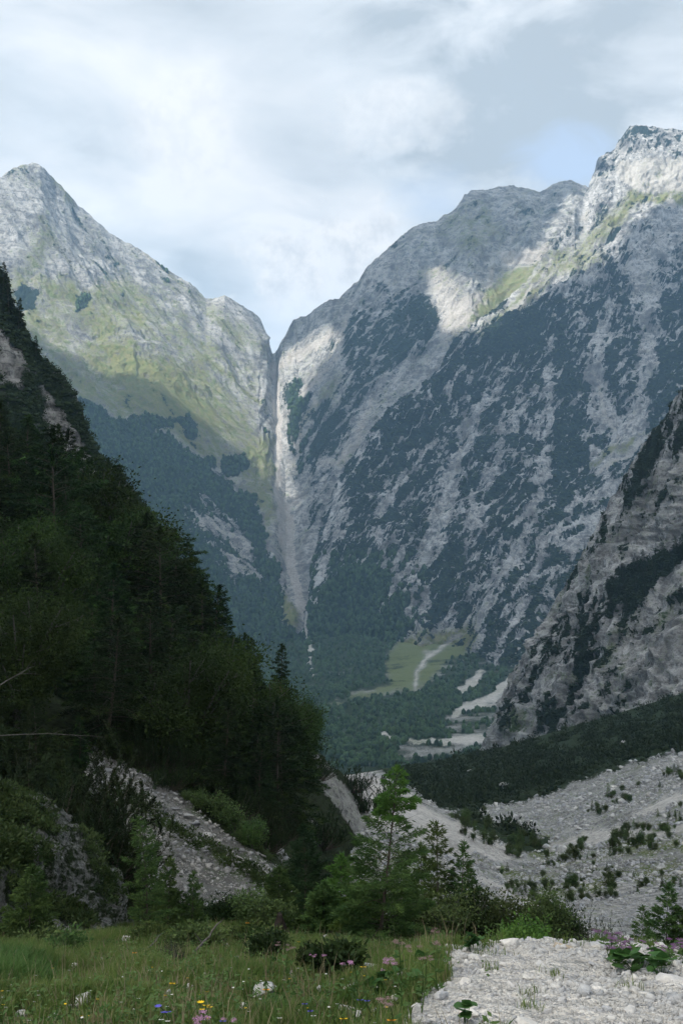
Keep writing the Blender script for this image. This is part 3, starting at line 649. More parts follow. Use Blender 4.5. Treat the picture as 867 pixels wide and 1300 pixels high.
def conifer(seed, h, rad, nb=70, nl=8000, leaf=(.16, .05), p=.8, t0=.08, rise=(.0, .7), droop=.25, tr=.018, thin=0., lean=.03, flat=.6, spread=.30, bare=0.):
    rng = np.random.default_rng(seed)
    tt = np.linspace(0, 1, 14); lx, ly = rng.normal(size=2) * lean * h
    bx, by = rng.normal(size=2) * lean * h * .5
    def axis(t): return np.stack([lx * t**1.3 + bx * np.sin(t * 3.1), ly * t**1.3 + by * np.sin(t * 3.1), t * h], -1)
    A_ = Acc(); A_.add(*tube(axis(tt), tr * h * (1 - tt * .93), 7))
    t = t0 + (1 - t0) * (np.arange(nb) + rng.random(nb)) / nb
    L = rad * (1 - t) ** p * rng.uniform(.55, 1.12, nb) + .02 * h
    L *= np.clip((t - t0) * 6 + .55, 0, 1)
    az = np.arange(nb) * 2.399 + rng.normal(size=nb) * .5
    dh = np.stack([np.cos(az), np.sin(az), 0 * az], -1); sl = rise[0] + (rise[1] - rise[0]) * t + rng.normal(size=nb) * .08
    base = axis(t)
    def bp(i, s):
        return base[i] + dh[i] * (L[i] * s)[:, None] + np.array([0, 0, 1.])[None] * (L[i] * (sl[i] * s - droop * s * s))[:, None]
    ss = np.linspace(0, 1, 5)
    for i in range(nb):
        ii = np.full(5, i); A_.add(*tube(bp(ii, ss), (.16 * tr * h * (1 - ss * .85) * (.4 + L[i] / rad)), 3))
    wgt = L ** 1.5; wgt /= wgt.sum(); i = rng.choice(nb, nl, p=wgt)
    s = bare + (1 - bare) * rng.random(nl) ** .75
    side = rng.choice([-1., 1.], nl); off = rng.random(nl) * spread * L[i] * (1.15 - s) + .0
    lat = np.stack([-np.sin(az[i]), np.cos(az[i]), 0 * s], -1) * side[:, None]
    fw = dh[i]
    pos = bp(i, s) + lat * off[:, None] + fw * (off * .6)[:, None]
    pos[:, 2] -= off * .25 * droop * 2; pos += rng.normal(size=(nl, 3)) * .012 * rad
    d = fw * .7 + lat * .7 + rng.normal(size=(nl, 3)) * .35; d[:, 2] += .1 - droop * .4
    # leader sprays
    k = max(6, nl // 60); tl = rng.uniform(.9, 1.0, k); pos[:k] = axis(tl) ; dd = rng.normal(size=(k, 3)); dd[:, 2] = np.abs(dd[:, 2]) + .8; d[:k] = dd
    LL = leaf[0] * rng.uniform(.6, 1.3, nl); WW = leaf[1] * rng.uniform(.7, 1.2, nl)
    LF = leaves(pos, d, LL, WW, rng, flat); LF = (LF[0], LF[1], ((s > .80) & (rng.random(nl) < .75)).astype(int))  # outer tips get lighter green, putting the lit look of crowns into colour
    return A_.get(), LF

def bush(seed, h, rad, ns=9, nl=5000, leaf=(.07, .04), clump=.22, tr=.02, upright=.5, low=.15):
    rng = np.random.default_rng(seed); A_ = Acc(); tips = []; ss = np.linspace(0, 1, 6)
    for k in range(ns):
        a = k * 2.4 + rng.normal() * .4; r = rad * rng.uniform(.25, .9); hh = h * rng.uniform(.6, 1.) * (1 - .35 * (r / rad) ** 2)
        ex = np.stack([np.cos(a) * r * ss ** (1 + upright), np.sin(a) * r * ss ** (1 + upright), hh * ss ** (1 - .2 * upright)], -1)
        A_.add(*tube(ex, tr * h * (1 - .8 * ss), 4)); tips.append(ex)
        for q in range(3):
            s0 = rng.integers(2, 5); b0 = ex[s0]; d = rng.normal(size=3); d[2] = abs(d[2]) * .7; d /= np.linalg.norm(d)
            br = b0 + d[None] * (ss * rad * .45)[:, None]; A_.add(*tube(br, tr * h * .4 * (1 - .8 * ss), 3)); tips.append(br)
    P_ = np.concatenate([np.stack([t_[0] + (t_[-1] - t_[0]) * u if False else np.array([np.interp(u, ss, t_[:, c]) for c in range(3)]) for u in np.linspace(low, 1, 9)]) for t_ in tips])
    i = rng.integers(0, len(P_), nl); o = np.clip(rng.normal(size=(nl, 3)), -1.5, 1.5) * rad * clump * np.array([1, 1, .7]) * .6
    pos = P_[i] + o; pos[:, 2] = np.abs(pos[:, 2])
    d = o + rng.normal(size=(nl, 3)) * rad * .12; d[:, 2] += rad * .05
    return A_.get(), leaves(pos, d, leaf[0] * rng.uniform(.6, 1.3, nl), leaf[1] * rng.uniform(.7, 1.3, nl), rng, .4)

def mugo(seed, h, rad, nl=5000):
    """dwarf pine: sprawling stems that turn up into bottle-brush shoots"""
    rng = np.random.default_rng(seed); A_ = Acc(); ss = np.linspace(0, 1, 6); shoots = []
    for k in range(60):
        a = rng.random() * 6.28; r = rad * math.sqrt(rng.random()); hh = h * rng.uniform(.45, 1) * (1.05 - .6 * (r / rad) ** 2)
        ex = np.stack([np.cos(a) * r * ss ** .8, np.sin(a) * r * ss ** .8, hh * ss ** 1.7], -1)
        A_.add(*tube(ex, .018 * h * (1.1 - ss), 4)); shoots.append((ex[3], ex[-1]))
        for q in range(3):
            j = rng.integers(2, 6); d = rng.normal(size=3) * .5; d[2] = 1.2; d *= h * .22; shoots.append((ex[j], ex[j] + d))
    i = rng.integers(0, len(shoots), nl); a = np.array([s[0] for s in shoots])[i]; b = np.array([s[1] for s in shoots])[i]
    u = rng.random(nl)[:, None] ** .6; pos = a + (b - a) * u
    ax = b - a; ax /= np.linalg.norm(ax, axis=1)[:, None]
    d = rng.normal(size=(nl, 3)); d -= ax * (d * ax).sum(1)[:, None]; d /= np.linalg.norm(d, axis=1)[:, None]; d = d + ax * 1.1
    return A_.get(), leaves(pos, d, h * .034 * rng.uniform(.7, 1.2, nl), h * .010, rng, 0.)

def make_plant(name, trunk, crown, mt, mc, loc, rz, s, label, cat, group=None, crown_name='crown', trunk_name='trunk'):
    r = empty(name, loc, rz, s); tag(r, label, cat, group)
    link(trunk_name, mesh(trunk_name, *trunk, mt, smooth=True), r); link(crown_name, mesh(crown_name, crown[0], crown[1], mc, crown[2] if len(crown) > 2 and isinstance(mc, list) else None), r)
    return r

# ---- picking on the terrain
def pick(px, py, names=None, jit=0):
    d = ray(px, py); o = Vector((0, 0, CAMZ)); best = None
    for k in (names or SHEETS):
        r = SHEETS[k]['bvh'].ray_cast(o, d)
        if r[0] is not None and (best is None or r[3] < best[0]): best = (r[3], k, r[0], r[2], r[1])
    return best
def drop(x, y, names):
    best = None
    for k in names:
        r = SHEETS[k]['bvh'].ray_cast(Vector((x, y, 3000)), Vector((0, 0, -1)))
        if r[0] is not None and (best is None or r[0].z > best.z): best = r[0]
    return best
def at(px, d, names=('ground',)):
    """ground point in column px at forward distance d"""
    x = (px - CX) / FPX * d / CT * 1.0
    p = drop(x, d, names)
    for _ in range(3):
        q, _y = proj(np.array([[x, d, p.z]])); x += (px - q[0]) / FPX * d; p2 = drop(x, d, names); p = p2 or p
    return p
def hfor(p, py_top):
    """height above p whose top shows at row py_top"""
    zc = (CY - py_top) / FPX; z = CAMZ + (ST + zc * CT) * p.y / (CT - zc * ST)
    return z - p.z
def mask_at(b, ch):
    s = SHEETS[b[1]]; return s['M'][s['F'][b[3]][0]][ch]

# ================================================================== FAR FORESTS (reads as one mass)
def ico_base(sub=1):
    bm = bmesh.new(); bmesh.ops.create_icosphere(bm, subdivisions=sub, radius=1.0)
    V = np.array([v.co[:] for v in bm.verts]); F = np.array([[v.index for v in f.verts] for f in bm.faces]); bm.free(); return V, F
IV, IF = ico_base(2)
def stamp(pts, size, hr, seed, cone=False):
    """many lumpy crowns in one mesh"""
    rng = np.random.default_rng(seed); n = len(pts); nvar = 8; out = []
    for k in range(nvar):
        V = IV.copy(); r = 1 + .5 * fbm(V * 1.7 + k * 7, 3, seed=k); V = V * r[:, None]
        if cone:
            zz = (V[:, 2] + 1) / 2; V[:, :2] *= (1.15 * (1 - zz) ** .75 + .06)[:, None]; V[:, 2] = zz * 2 - .3
        else: V[:, 2] = np.where(V[:, 2] < 0, V[:, 2] * .4, V[:, 2])
        out.append(V)
    out = np.array(out); ch = rng.integers(0, nvar, n); VV = out[ch]
    a = rng.random(n) * 6.28; c, s = np.cos(a)[:, None], np.sin(a)[:, None]
    x = VV[:, :, 0] * c - VV[:, :, 1] * s; y = VV[:, :, 0] * s + VV[:, :, 1] * c
    sz = (size * rng.uniform(.6, 1.4, n))[:, None]
    W = np.stack([x * sz, y * sz, VV[:, :, 2] * sz * hr], -1) + np.asarray(pts)[:, None]
    F = (IF[None] + (np.arange(n) * len(IV))[:, None, None]).reshape(-1, 3)
    return W.reshape(-1, 3), F
def scatter_px(n, box, test, seed, names=None):
    r = random.Random(seed); out = []
    for _ in range(n):
        px, py = r.uniform(box[0], box[2]), r.uniform(box[1], box[3]); b = pick(px, py, names)
        if b and test(b, px, py): out.append(b)
    return out
FARN = ['mountain_range', 'main_mountain', 'ground']
far_all = scatter_px(52000, (60, 330, 900, 975), lambda b, x, y: b[2].y > 900 and mask_at(b, 0) > .58, 3)
con, lum = [], []
for b in far_all:
    x, y = proj(np.array([b[2][:]])); x, y = x[0], y[0]
    forest = (b[1] == 'mountain_range' and x < 395) or (b[1] == 'main_mountain' and (x < 540 and y > 700)) or b[1] == 'ground'
    (con if forest else lum).append(b)
def thin(bs, k): return [b for i, b in enumerate(bs) if i % k == 0]
pts = np.array([b[2][:] for b in con]); dd = pts[:, 1]
o = link('forest', mesh('forest', *stamp(pts, 3.6 * (.35 + .65 * dd / 2400), 1.9, 5), M_FORF, smooth=False)); tag(o, 'dark green forest covering the lower slopes across the valley', 'forest', kind='stuff')
pts = np.array([b[2][:] for b in lum]); dd = pts[:, 1]
o = link('scrub', mesh('scrub', *stamp(pts, 3.3 * (.3 + .7 * dd / 2600), .8, 6), M_FORM)); tag(o, 'dwarf pine scrub in dark patches between the pale rock ribs', 'scrub', kind='stuff')
print('far forest', len(con), len(lum), round(time.time() - T0, 1))

# mid-distance dwarf pine: band below the buttress, and patches on buttress and cliff spur
def leafy_domes(bs, size, hr, nl, seed, leafk=.22):
    rng = np.random.default_rng(seed); n = len(bs); pts = np.array([b[2][:] for b in bs])
    sz = size * rng.uniform(.55, 1.4, n)
    u = rng.normal(size=(n, nl, 3)); u /= np.linalg.norm(u, axis=2)[..., None]; u[..., 2] = np.abs(u[..., 2])
    u *= rng.uniform(.55, 1.12, (n, nl, 1)); u[..., 2] *= hr
    pos = pts[:, None] + u * sz[:, None, None]
    d = u + rng.normal(size=u.shape) * .5; d[..., 2] += .3
    L = (leafk * sz[:, None] * rng.uniform(.6, 1.4, (n, nl))).reshape(-1)
    a = leaves(pos.reshape(-1, 3), d.reshape(-1, 3), L, L * .45, rng, .2)
    return a
def joinm(a, b):  # quad leaves + tri cores -> all tris
    Va, Fa = a; Vb, Fb = b
    Ft = np.concatenate([Fa[:, [0, 1, 2]], Fa[:, [0, 2, 3]]]); return np.concatenate([Va, Vb]), np.concatenate([Ft, Fb + len(Va)])
band = scatter_px(5200, (415, 780, 960, 1090), lambda b, x, y: 150 < b[2].y < 520 and mask_at(b, 0) > .62, 8, ['ground', 'rock_buttress', 'wooded_slope'])
band = [b for b in band if b[1] == 'ground']
pts = np.array([b[2][:] for b in band])
a = leafy_domes(band, 1.7, 1.0, 46, 2, .42); c_ = stamp(pts - np.array([0, 0, .2]), 1.25 * np.ones(len(pts)), .8, 3)
o = link('krummholz', mesh('krummholz', *joinm(a, c_), M_MUG)); tag(o, 'dark dwarf pine thicket filling the slope below the rock buttress', 'dwarf pines', kind='stuff')
bb = scatter_px(9000, (600, 440, 900, 960), lambda b, x, y: b[1] == 'rock_buttress' and mask_at(b, 0) > .55, 9)
pts = np.array([b[2][:] for b in bb])
a = leafy_domes(bb, 1.35, .8, 26, 4, .5); c_ = stamp(pts - np.array([0, 0, .3]), 1.05 * np.ones(len(pts)), .7, 4)
o = link('ledge_scrub', mesh('ledge_scrub', *joinm(a, c_), M_MUG)); tag(o, 'dark scrub clinging to the ledges of the nearer rock buttress', 'scrub', kind='stuff')
bb = scatter_px(5200, (0, 330, 240, 800), lambda b, x, y: b[1] == 'cliff_spur' and mask_at(b, 0) > .5, 10)
pts = np.array([b[2][:] for b in bb])
a = leafy_domes(bb, 1.0, .8, 40, 6, .4); c_ = stamp(pts - np.array([0, 0, .2]), .8 * np.ones(len(pts)), .7, 4)
o = link('spur_scrub', mesh('spur_scrub', *joinm(a, c_), M_MUG)); tag(o, 'dark scrub along the edge of the upper left cliff spur', 'scrub', kind='stuff')
print('mid scrub', len(band), round(time.time() - T0, 1))
# ================================================================== TREES ON THE LEFT SLOPE
PROTO = {}
def proto(key, kind, seed, mt, mc, **kw):
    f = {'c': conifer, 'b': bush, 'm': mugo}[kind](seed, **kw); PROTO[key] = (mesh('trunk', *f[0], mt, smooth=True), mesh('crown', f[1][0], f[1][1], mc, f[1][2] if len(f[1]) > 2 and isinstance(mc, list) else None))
for k in range(6):
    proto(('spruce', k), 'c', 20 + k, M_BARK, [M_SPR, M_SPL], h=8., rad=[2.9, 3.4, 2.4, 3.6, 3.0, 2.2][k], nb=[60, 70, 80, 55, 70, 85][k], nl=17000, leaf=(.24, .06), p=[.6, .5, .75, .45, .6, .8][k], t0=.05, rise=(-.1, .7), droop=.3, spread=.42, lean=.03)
for k in range(3):
    proto(('broad', k), 'b', 40 + k, M_BARKG, [M_BRO, M_SPL, M_BRO][k], h=6., rad=2.9, ns=12, nl=22000, leaf=(.14, .075), clump=.27, upright=.6)
for k in range(3):
    proto(('mugo', k), 'm', 50 + k, M_BARK, M_MUG, h=2.2, rad=2.0, nl=22000)
for k in range(4):
    proto(('shr', k), 'b', 70 + k, M_BARKG, [M_SHR, M_LAD, M_SHR, M_SHR][k], h=1.5, rad=.75, ns=8, nl=1500, leaf=(.11, .05), clump=.30, upright=1.2)
for k in range(3):
    proto(('young', k), 'c', 80 + k, M_BARK, [M_LAD, M_LAD, M_LAR][k], h=3., rad=.9, nb=45, nl=2600, leaf=(.15, .04), p=.8, t0=.06)
proto(('rust', 0), 'b', 61, M_BARKG, M_AUT, h=6., rad=2.6, ns=12, nl=9000, leaf=(.2, .10), clump=.3)
def place(key, name, loc, s, label, cat, group=None, rz=None, tilt=0., sxy=1.):
    r = empty(name, loc, random.random() * 6.28 if rz is None else rz, s); r.scale = (s * sxy, s * sxy, s)
    r.rotation_euler[0] = tilt * random.uniform(-1, 1); r.rotation_euler[1] = tilt * random.uniform(-1, 1)
    tag(r, label, cat, group)
    tr, cr = PROTO[key]; link('trunk', tr, r); link('crown', cr, r); return r
SILX = [-300, 0, 60, 100, 130, 165, 200, 250, 290, 330, 365, 385, 405, 425, 445, 475, 500]
SILY = [380, 492, 525, 548, 572, 608, 648, 698, 740, 782, 836, 862, 886, 930, 972, 1010, 1050]
spots = []
rr = random.Random(5); ws = SHEETS['wooded_slope']; tries = 0
while len(spots) < 520 and tries < 16000:
    tries += 1
    i = rr.randrange(len(ws['V'])); v = ws['V'][i]; px, py = ws['px'][i], ws['py'][i]
    if v[1] < 25 or v[1] > 100 or px < -120 or ws['M'][i][0] < .62: continue
    if px > 385 and rr.random() < .45: continue
    line = np.interp(px, [-200, 0, 90, 110, 150, 200, 270, 340, 385, 420, 470], [1060, 1040, 1040, 952, 966, 992, 1048, 1090, 1010, 990, 1030])
    if py > line + 4: continue
    sp = 1.5 + .020 * v[1]
    if any((v[0] - q[0][0]) ** 2 + (v[1] - q[0][1]) ** 2 < sp * sp for q in spots): continue
    spots.append((v, px, py))
print('slope trees', len(spots))
nt = 0
for v, px, py in spots:
    p = Vector(v.tolist()); ppx, ppy = proj(np.array([v])); ppx, ppy = ppx[0], ppy[0]
    lim = np.interp(ppx + (28 if ppx > 300 else 6), SILX, SILY) + rr.uniform(-2, 24)
    ha = hfor(p, lim); h = min(rr.uniform(5.5, 11), ha)
    if p.y < 34: h = min(h, rr.uniform(2.4, 4.2))
    elif p.y < 48: h = min(h, rr.uniform(3.4, 6.))
    if ppx > 385: h = min(h, rr.uniform(1.5, 4.2))
    if h < .9: continue
    u = rr.random()
    if h < 2.4: key = ('mugo', rr.randrange(3)); s = h / 2.0; nm, cat = 'dwarf_pine', 'dwarf pine'; lab = 'low dark dwarf pine among the trees of the steep left slope'; grp = 'dwarf pines among the slope trees'
    elif u < (.95 if p.y > 62 else .70): key = ('spruce', rr.randrange(6)); s = h / 8.1; nm, cat = 'spruce_tree', 'spruce tree'; lab = 'dark green conifer in the dense wood on the steep left slope'; grp = 'conifers of the wood on the left slope'
    else: key = ('broad', rr.randrange(3)); s = h / 6.0; nm, cat = 'broadleaf_tree', 'broadleaf tree'; lab = 'bushy broadleaf tree in the dense wood on the steep left slope'; grp = 'broadleaf trees of the wood on the left slope'
    p.z -= .15; place(key, nm, p, s, lab, cat, grp, tilt=.06); nt += 1
def slope_tree(key, px, py, top, name, label, cat, sheet='wooded_slope', sxy=1., tilt=0):
    b = pick(px, py, [sheet])
    if not b: print('no pick', label); return
    p = b[2].copy(); H = {'spruce': 8.1, 'broad': 6.1, 'mugo': 2.1, 'rust': 6.0}[key[0]]
    h = hfor(p, top); p.z -= .1; return place(key, name, p, max(h, .5) / H, label, cat, sxy=sxy, tilt=tilt)
slope_tree(('spruce', 5), 380, 925, 786, 'spruce_tree', 'tall pointed spruce standing clear of the wood against the foot of the ravine', 'spruce tree', sxy=.75)
slope_tree(('spruce', 2), 356, 925, 815, 'spruce_tree', 'dark spruce just left of the tall pointed one', 'spruce tree', sxy=.8)
slope_tree(('broad', 1), 396, 955, 880, 'broadleaf_tree', 'fresh green bushy tree at the right edge of the wood', 'broadleaf tree', sxy=.6)
slope_tree(('rust', 0), 350, 940, 862, 'rusty_tree', 'rust tinged bushy tree near the right edge of the wood', 'broadleaf tree', sxy=.6)
slope_tree(('spruce', 3), 135, 725, 580, 'spruce_tree', 'broad spruce where the wood meets the upper left cliff', 'spruce tree')
slope_tree(('mugo', 0), 447, 1005, 975, 'dwarf_pine', 'small dark dwarf pine on top of the tilted rock outcrop', 'dwarf pine')
slope_tree(('mugo', 1), 466, 1040, 985, 'dwarf_pine', 'dark dwarf pine at the right foot of the tilted rock outcrop', 'dwarf pine')
slope_tree(('mugo', 2), 408, 1075, 1030, 'dwarf_pine', 'dark dwarf pine in front of the tilted rock outcrop', 'dwarf pine')
rw = random.Random(31)
for i in range(46):
    u = rw.random(); x = 112 + u * 240; y = np.interp(x, [112, 150, 200, 270, 340, 352], [945, 968, 996, 1050, 1095, 1105]) - rw.uniform(3, 34)
    b = pick(x, y, ['wooded_slope'])
    if b: place(('mugo', rw.randrange(3)) if rw.random() < .5 else ('shr', rw.randrange(4)), 'bush', b[2] - Vector((0, 0, .1)), rw.uniform(.25, .6), 'dark low bush between the scree rim and the trees of the left wood', 'bush', 'low bushes above the rim of the small scree')
# spruces on the crest of the upper left spur
for px, py, top, lab in [(4, 372, 332, 'slim spruce on the crest of the cliff spur, highest at the left edge'), (12, 392, 352, 'second spruce down the crest of the cliff spur'),
                         (-6, 365, 322, 'spruce at the very left edge above the cliff spur'), (47, 452, 426, 'small lone spruce lower on the crest of the cliff spur'), (24, 412, 378, 'low spruce on the cliff spur crest below the slim ones'),
                         (158, 640, 612, 'small spruce at the bottom end of the cliff spur crest')]:
    b = pick(px, py + 6, ['cliff_spur'])
    if b:
        p = b[2].copy(); place(('spruce', 2), 'spruce_tree', p, max(hfor(p, top), 2) / 8.1, lab, 'spruce tree', sxy=.8)
# conifers on the buttress ledges
rb = random.Random(4); nb_ = 0
bl = scatter_px(1500, (640, 560, 880, 880), lambda b, x, y: b[1] == 'rock_buttress' and mask_at(b, 0) > .72, 12)
for b in bl[:110]:
    h = rb.uniform(4, 9); place(('spruce', rb.randrange(6)), 'spruce_tree', b[2] - Vector((0, 0, .4)), h / 8.1, 'dark conifer growing on a ledge of the nearer rock buttress', 'spruce tree', 'conifers on the ledges of the rock buttress', sxy=.8); nb_ += 1
print('trees', nt, nb_, round(time.time() - T0, 1))

# ---- dark bushes round and above the knoll
for k, (px, d, top, kind, lab) in enumerate([
    (20, 19, 960, 'mugo', 'dark dwarf pine over the left end of the rocky knoll'), (75, 19.5, 985, 'mugo', 'dark dwarf pine above the middle of the rocky knoll'),
    (118, 19.5, 1020, 'mugo', 'dark dwarf pine drooping over the right end of the rocky knoll'), (142, 20, 1075, 'mugo', 'low dark pine at the right foot of the rocky knoll'),
    (45, 24, 880, 'spruce', 'black green spruce rising behind the rocky knoll'), (100, 25, 905, 'spruce', 'dark spruce behind the right end of the rocky knoll'),
    (-15, 23, 820, 'spruce', 'tall dark spruce at the left edge behind the knoll'), (10, 30, 850, 'spruce', 'dark spruce deep behind the rocky knoll'), (75, 33, 860, 'spruce', 'shadowed spruce behind the knoll near the scree top'), (128, 27, 965, 'mugo', 'dark pine bush leaning onto the top of the small scree'), (60, 21, 935, 'mugo', 'dark dwarf pine on the crown of the rocky knoll')]):
    p = at(px, d, ('rocky_knoll', 'wooded_slope')); h = hfor(p, top)
    p.z -= .1
    if kind == 'mugo': place(('mugo', k % 3), 'dwarf_pine', p, max(h, .6) / 2.1, lab, 'dwarf pine')
    else: place(('spruce', k % 6), 'spruce_tree', p, max(h, 1) / 8.1, lab, 'spruce tree')

# ================================================================== FOREGROUND SAPLINGS AND BUSHES
def sap(px, d, top, seed, label, mat=None, rad=.34, nb=60, nl=9000, leaf=(.065, .015), p=.75, t0=.1, rise=(.1, .9), droop=.1, thinness=.011, bare=.0, lean=.03, spread=.25, name='larch_tree', cat='larch tree', sheets=('ground',), group=None):
    g = at(px, d, sheets); h = hfor(g, top)
    tr, cr = conifer(seed, h, rad * h, nb, nl, (leaf[0], leaf[1]), p, t0, rise, droop, thinness, lean=lean, flat=.2, spread=spread, bare=bare)
    g.z -= .03; return make_plant(name, tr, cr, M_BARK, mat or M_LAD, g, 0, 1, label, cat, group)
# the main larch: bare lower mast, tufted lighter top
def hero_larch():
    g = at(480, 12, ('ground',)); h = hfor(g, 976); g.z -= .03
    tx = (504 - 480) / FPX * 12
    tr, cr = conifer(99, h,   .33 * h, 84, 24000, (.065, .014), .62, .06, (-.05, 1.0), .12, .012, lean=0., flat=.15, spread=.3, bare=.12)
    def bend(V): V = V.copy(); z = V[:, 2] / h; V[:, 0] += tx * (z * 1.15 - .15 * z * z); return V
    r = empty('larch_tree', g); tag(r, 'slender larch sapling with bare stem and bright green feathery tip, tallest in the foreground', 'larch tree')
    link('trunk', mesh('trunk', bend(tr[0]), tr[1], M_BARK, smooth=True), r)
    V, F = bend(cr[0]), cr[1]; zc_ = V[F].mean(1)[:, 2] / h
    keep = ~((zc_ > .50) & (zc_ < .78) & (RNG.random(len(F)) < .55))
    F = F[keep]; zc_ = zc_[keep]
    top = zc_ > .74
    link('crown', mesh('crown', V, F[~top], M_LAD), r); 
    # denser fresh top shoots
    tr2, cr2 = conifer(98, h * .30, .17 * h, 26, 4200, (.065, .014), .8, .02, (.3, .9), .35, .001, lean=0, flat=.15, spread=.5)
    V2 = cr2[0].copy(); V2[:, 2] += h * .72; V2 = bend(V2)
    link('top_shoots', mesh('top_shoots', V2, cr2[1], M_LAR), r)
hero_larch()
sap(186, 13, 1030, 101, 'dark leaning larch sapling in the meadow left of the small scree', nb=46, nl=5200, rad=.29, spread=.30, lean=.07)
sap(212, 13.8, 1090, 102, 'thin larch sapling right behind the dark leaning one', nb=40, nl=4000, rad=.25)
sap(243, 14, 1105, 103, 'small spindly larch in the grass at the foot of the scree', nb=30, nl=2500, rad=.25)
sap(38, 10.5, 1098, 104, 'dull green bushy spruce sapling at the left edge of the meadow', M_LAD, nb=50, nl=5500, rad=.40, name='spruce_tree', cat='spruce tree', leaf=(.06, .016), spread=.4)
sap(384, 17, 1048, 105, 'dark larch above the tree stump', M_SPR, nb=80, nl=12000, rad=.34, spread=.4)
sap(352, 15.5, 1100, 106, 'small green spruce standing over the tree stump', M_LAD, nb=60, nl=8000, rad=.42, spread=.4)
sap(432, 14, 1082, 107, 'yellow green larch bush left of the slender larch', M_LAR, nb=60, nl=7500, rad=.38, spread=.4, leaf=(.07, .017))
sap(456, 13, 1120, 108, 'low bright larch at the left foot of the slender larch', M_LAR, nb=80, nl=9000, rad=.55, spread=.4, leaf=(.07, .017))
sap(410, 13.4, 1120, 109, 'low dull green larch in the thicket left of the slender larch', M_LAD, nb=80, nl=9000, rad=.5, spread=.4, leaf=(.07, .017))
sap(507, 13.5, 1095, 110, 'green larch bush right behind the slender larch', M_LAD, nb=50, nl=5200, rad=.38, spread=.34)
sap(556, 14, 1042, 111, 'thin larch with a tufted tip, second tallest of the thicket', M_LAD, nb=55, nl=6500, rad=.27, bare=.1)
sap(540, 14.5, 1070, 112, 'light green young larch beside the thin tufted one', M_LAR, nb=55, nl=5500, rad=.28, bare=.1)
sap(583, 14, 1068, 113, 'wispy larch on the right of the thicket', M_LAD, nb=45, nl=4500, rad=.25, bare=.15)
sap(598, 14.5, 1095, 114, 'short wispy larch at the right end of the thicket', M_LAD, nb=40, nl=3500, rad=.28)
sap(846, 15, 1118, 115, 'pale airy larch sapling at the right edge of the gravel', M_LAD, nb=50, nl=5000, rad=.32, bare=.1)
sap(862, 15, 1150, 116, 'small larch on the far right beside the airy one', M_LAD, nb=40, nl=3500, rad=.35)
sap(818, 16, 1150, 117, 'tiny sparse larch left of the airy one', M_LAD, nb=30, nl=2000, rad=.3)
def bsh(px, d, top, seed, label, mat=None, wr=.6, nl=3800, leaf=(.05, .026), clump=.24, ns=13, name='shrub', cat='shrub', kind='b', bark=None):
    g = at(px, d, ('ground',)); h = max(hfor(g, top), .25); g.z -= .03
    tr, cr = bush(seed, h, wr * h, ns, nl, leaf, clump, .014, .6, .1) if kind == 'b' else mugo(seed, h, wr * h, nl)
    return make_plant(name, tr, cr, bark or M_BARKG, mat or M_BRO, g, 0, 1, label, cat, trunk_name='stem', crown_name='foliage')
bsh(530, 13.5, 1135, 201, 'leafy green shrub in the middle of the foreground thicket', M_SHR, .7)
bsh(565, 13.2, 1128, 202, 'broad green shrub under the thin tufted larch', M_SHR, .7)
bsh(600, 13.5, 1122, 203, 'tall leafy shrub near the right end of the thicket', M_BRO, .6)
bsh(632, 13.5, 1118, 204, 'bushy willow at the right end of the thicket beside the white rock', M_SHR, .55)
bsh(505, 12.5, 1160, 205, 'low green shrub at the right foot of the slender larch', M_BRO, .8)
bsh(460, 12.5, 1165, 206, 'low shrub at the left foot of the slender larch', M_BRO, .8)
bsh(395, 13.5, 1150, 207, 'grey green bush in the shade near the tree stump', M_BRO, .8)
bsh(320, 16, 1125, 208, 'green bush at the toe of the small scree', M_SHR, .8)
bsh(285, 17, 1140, 209, 'low bush among the toe stones of the small scree', M_BRO, .9)
bsh(335, 15, 1140, 221, 'small leafy bush left of the tree stump', M_SHR, .8)
bsh(688, 13.5, 1130, 210, 'dense green willow bush on the gravel crest', M_SHR, .5, 7000)
bsh(712, 14, 1142, 211, 'olive bush beside the dense willow on the gravel crest', M_BRO, .55, 6000)
bsh(735, 13.5, 1150, 212, 'low dark bush above the tan rock', M_MUG, .7, 6000, kind='m')
bsh(758, 13.2, 1162, 213, 'dark low pine right of the tan rock', M_MUG, .9, 5000, kind='m')
bsh(668, 12.5, 1160, 214, 'yellow green bush left of the tan rock', M_LAR, .7, 4000)
bsh(655, 11, 1186, 215, 'low yellow green herb clump on the gravel edge', M_LAR, 1.2, 2500)
bsh(222, 8.2, 1222, 216, 'dark little pine seedling by the dead branch', M_MUG, .5, 2500, kind='m')
bsh(211, 8.4, 1228, 217, 'second dark pine seedling left of the dead branch', M_MUG, .5, 2000, kind='m')
bsh(336, 8.0, 1230, 218, 'dark leafy herb in the middle of the meadow', M_BRO, .6, 1500)
bsh(395, 6.6, 1218, 219, 'grey green leafy herb under the pink flowers', M_BRO, .5, 2600, (.04, .014))
bsh(430, 6.4, 1238, 220, 'bushy dark herb at the edge of the gravel', M_BRO, .8, 3000)
rq = random.Random(77)
for i in range(16):
    x = rq.uniform(5, 420); d_ = rq.uniform(8.6, 11.5); g = at(x, d_); q = proj(np.array([list(g)]))[1][0]
    b_ = bsh(x, d_, q - rq.uniform(9, 26), 300 + i, 'low leafy herb clump at the back edge of the meadow', [M_SHR, M_BRO, M_LAD][i % 3], .9, 1100, (.045, .02), name='herb_clump', cat='herbs'); b_['group'] = 'low herb clumps along the back of the meadow'
print('foreground plants', round(time.time() - T0, 1))

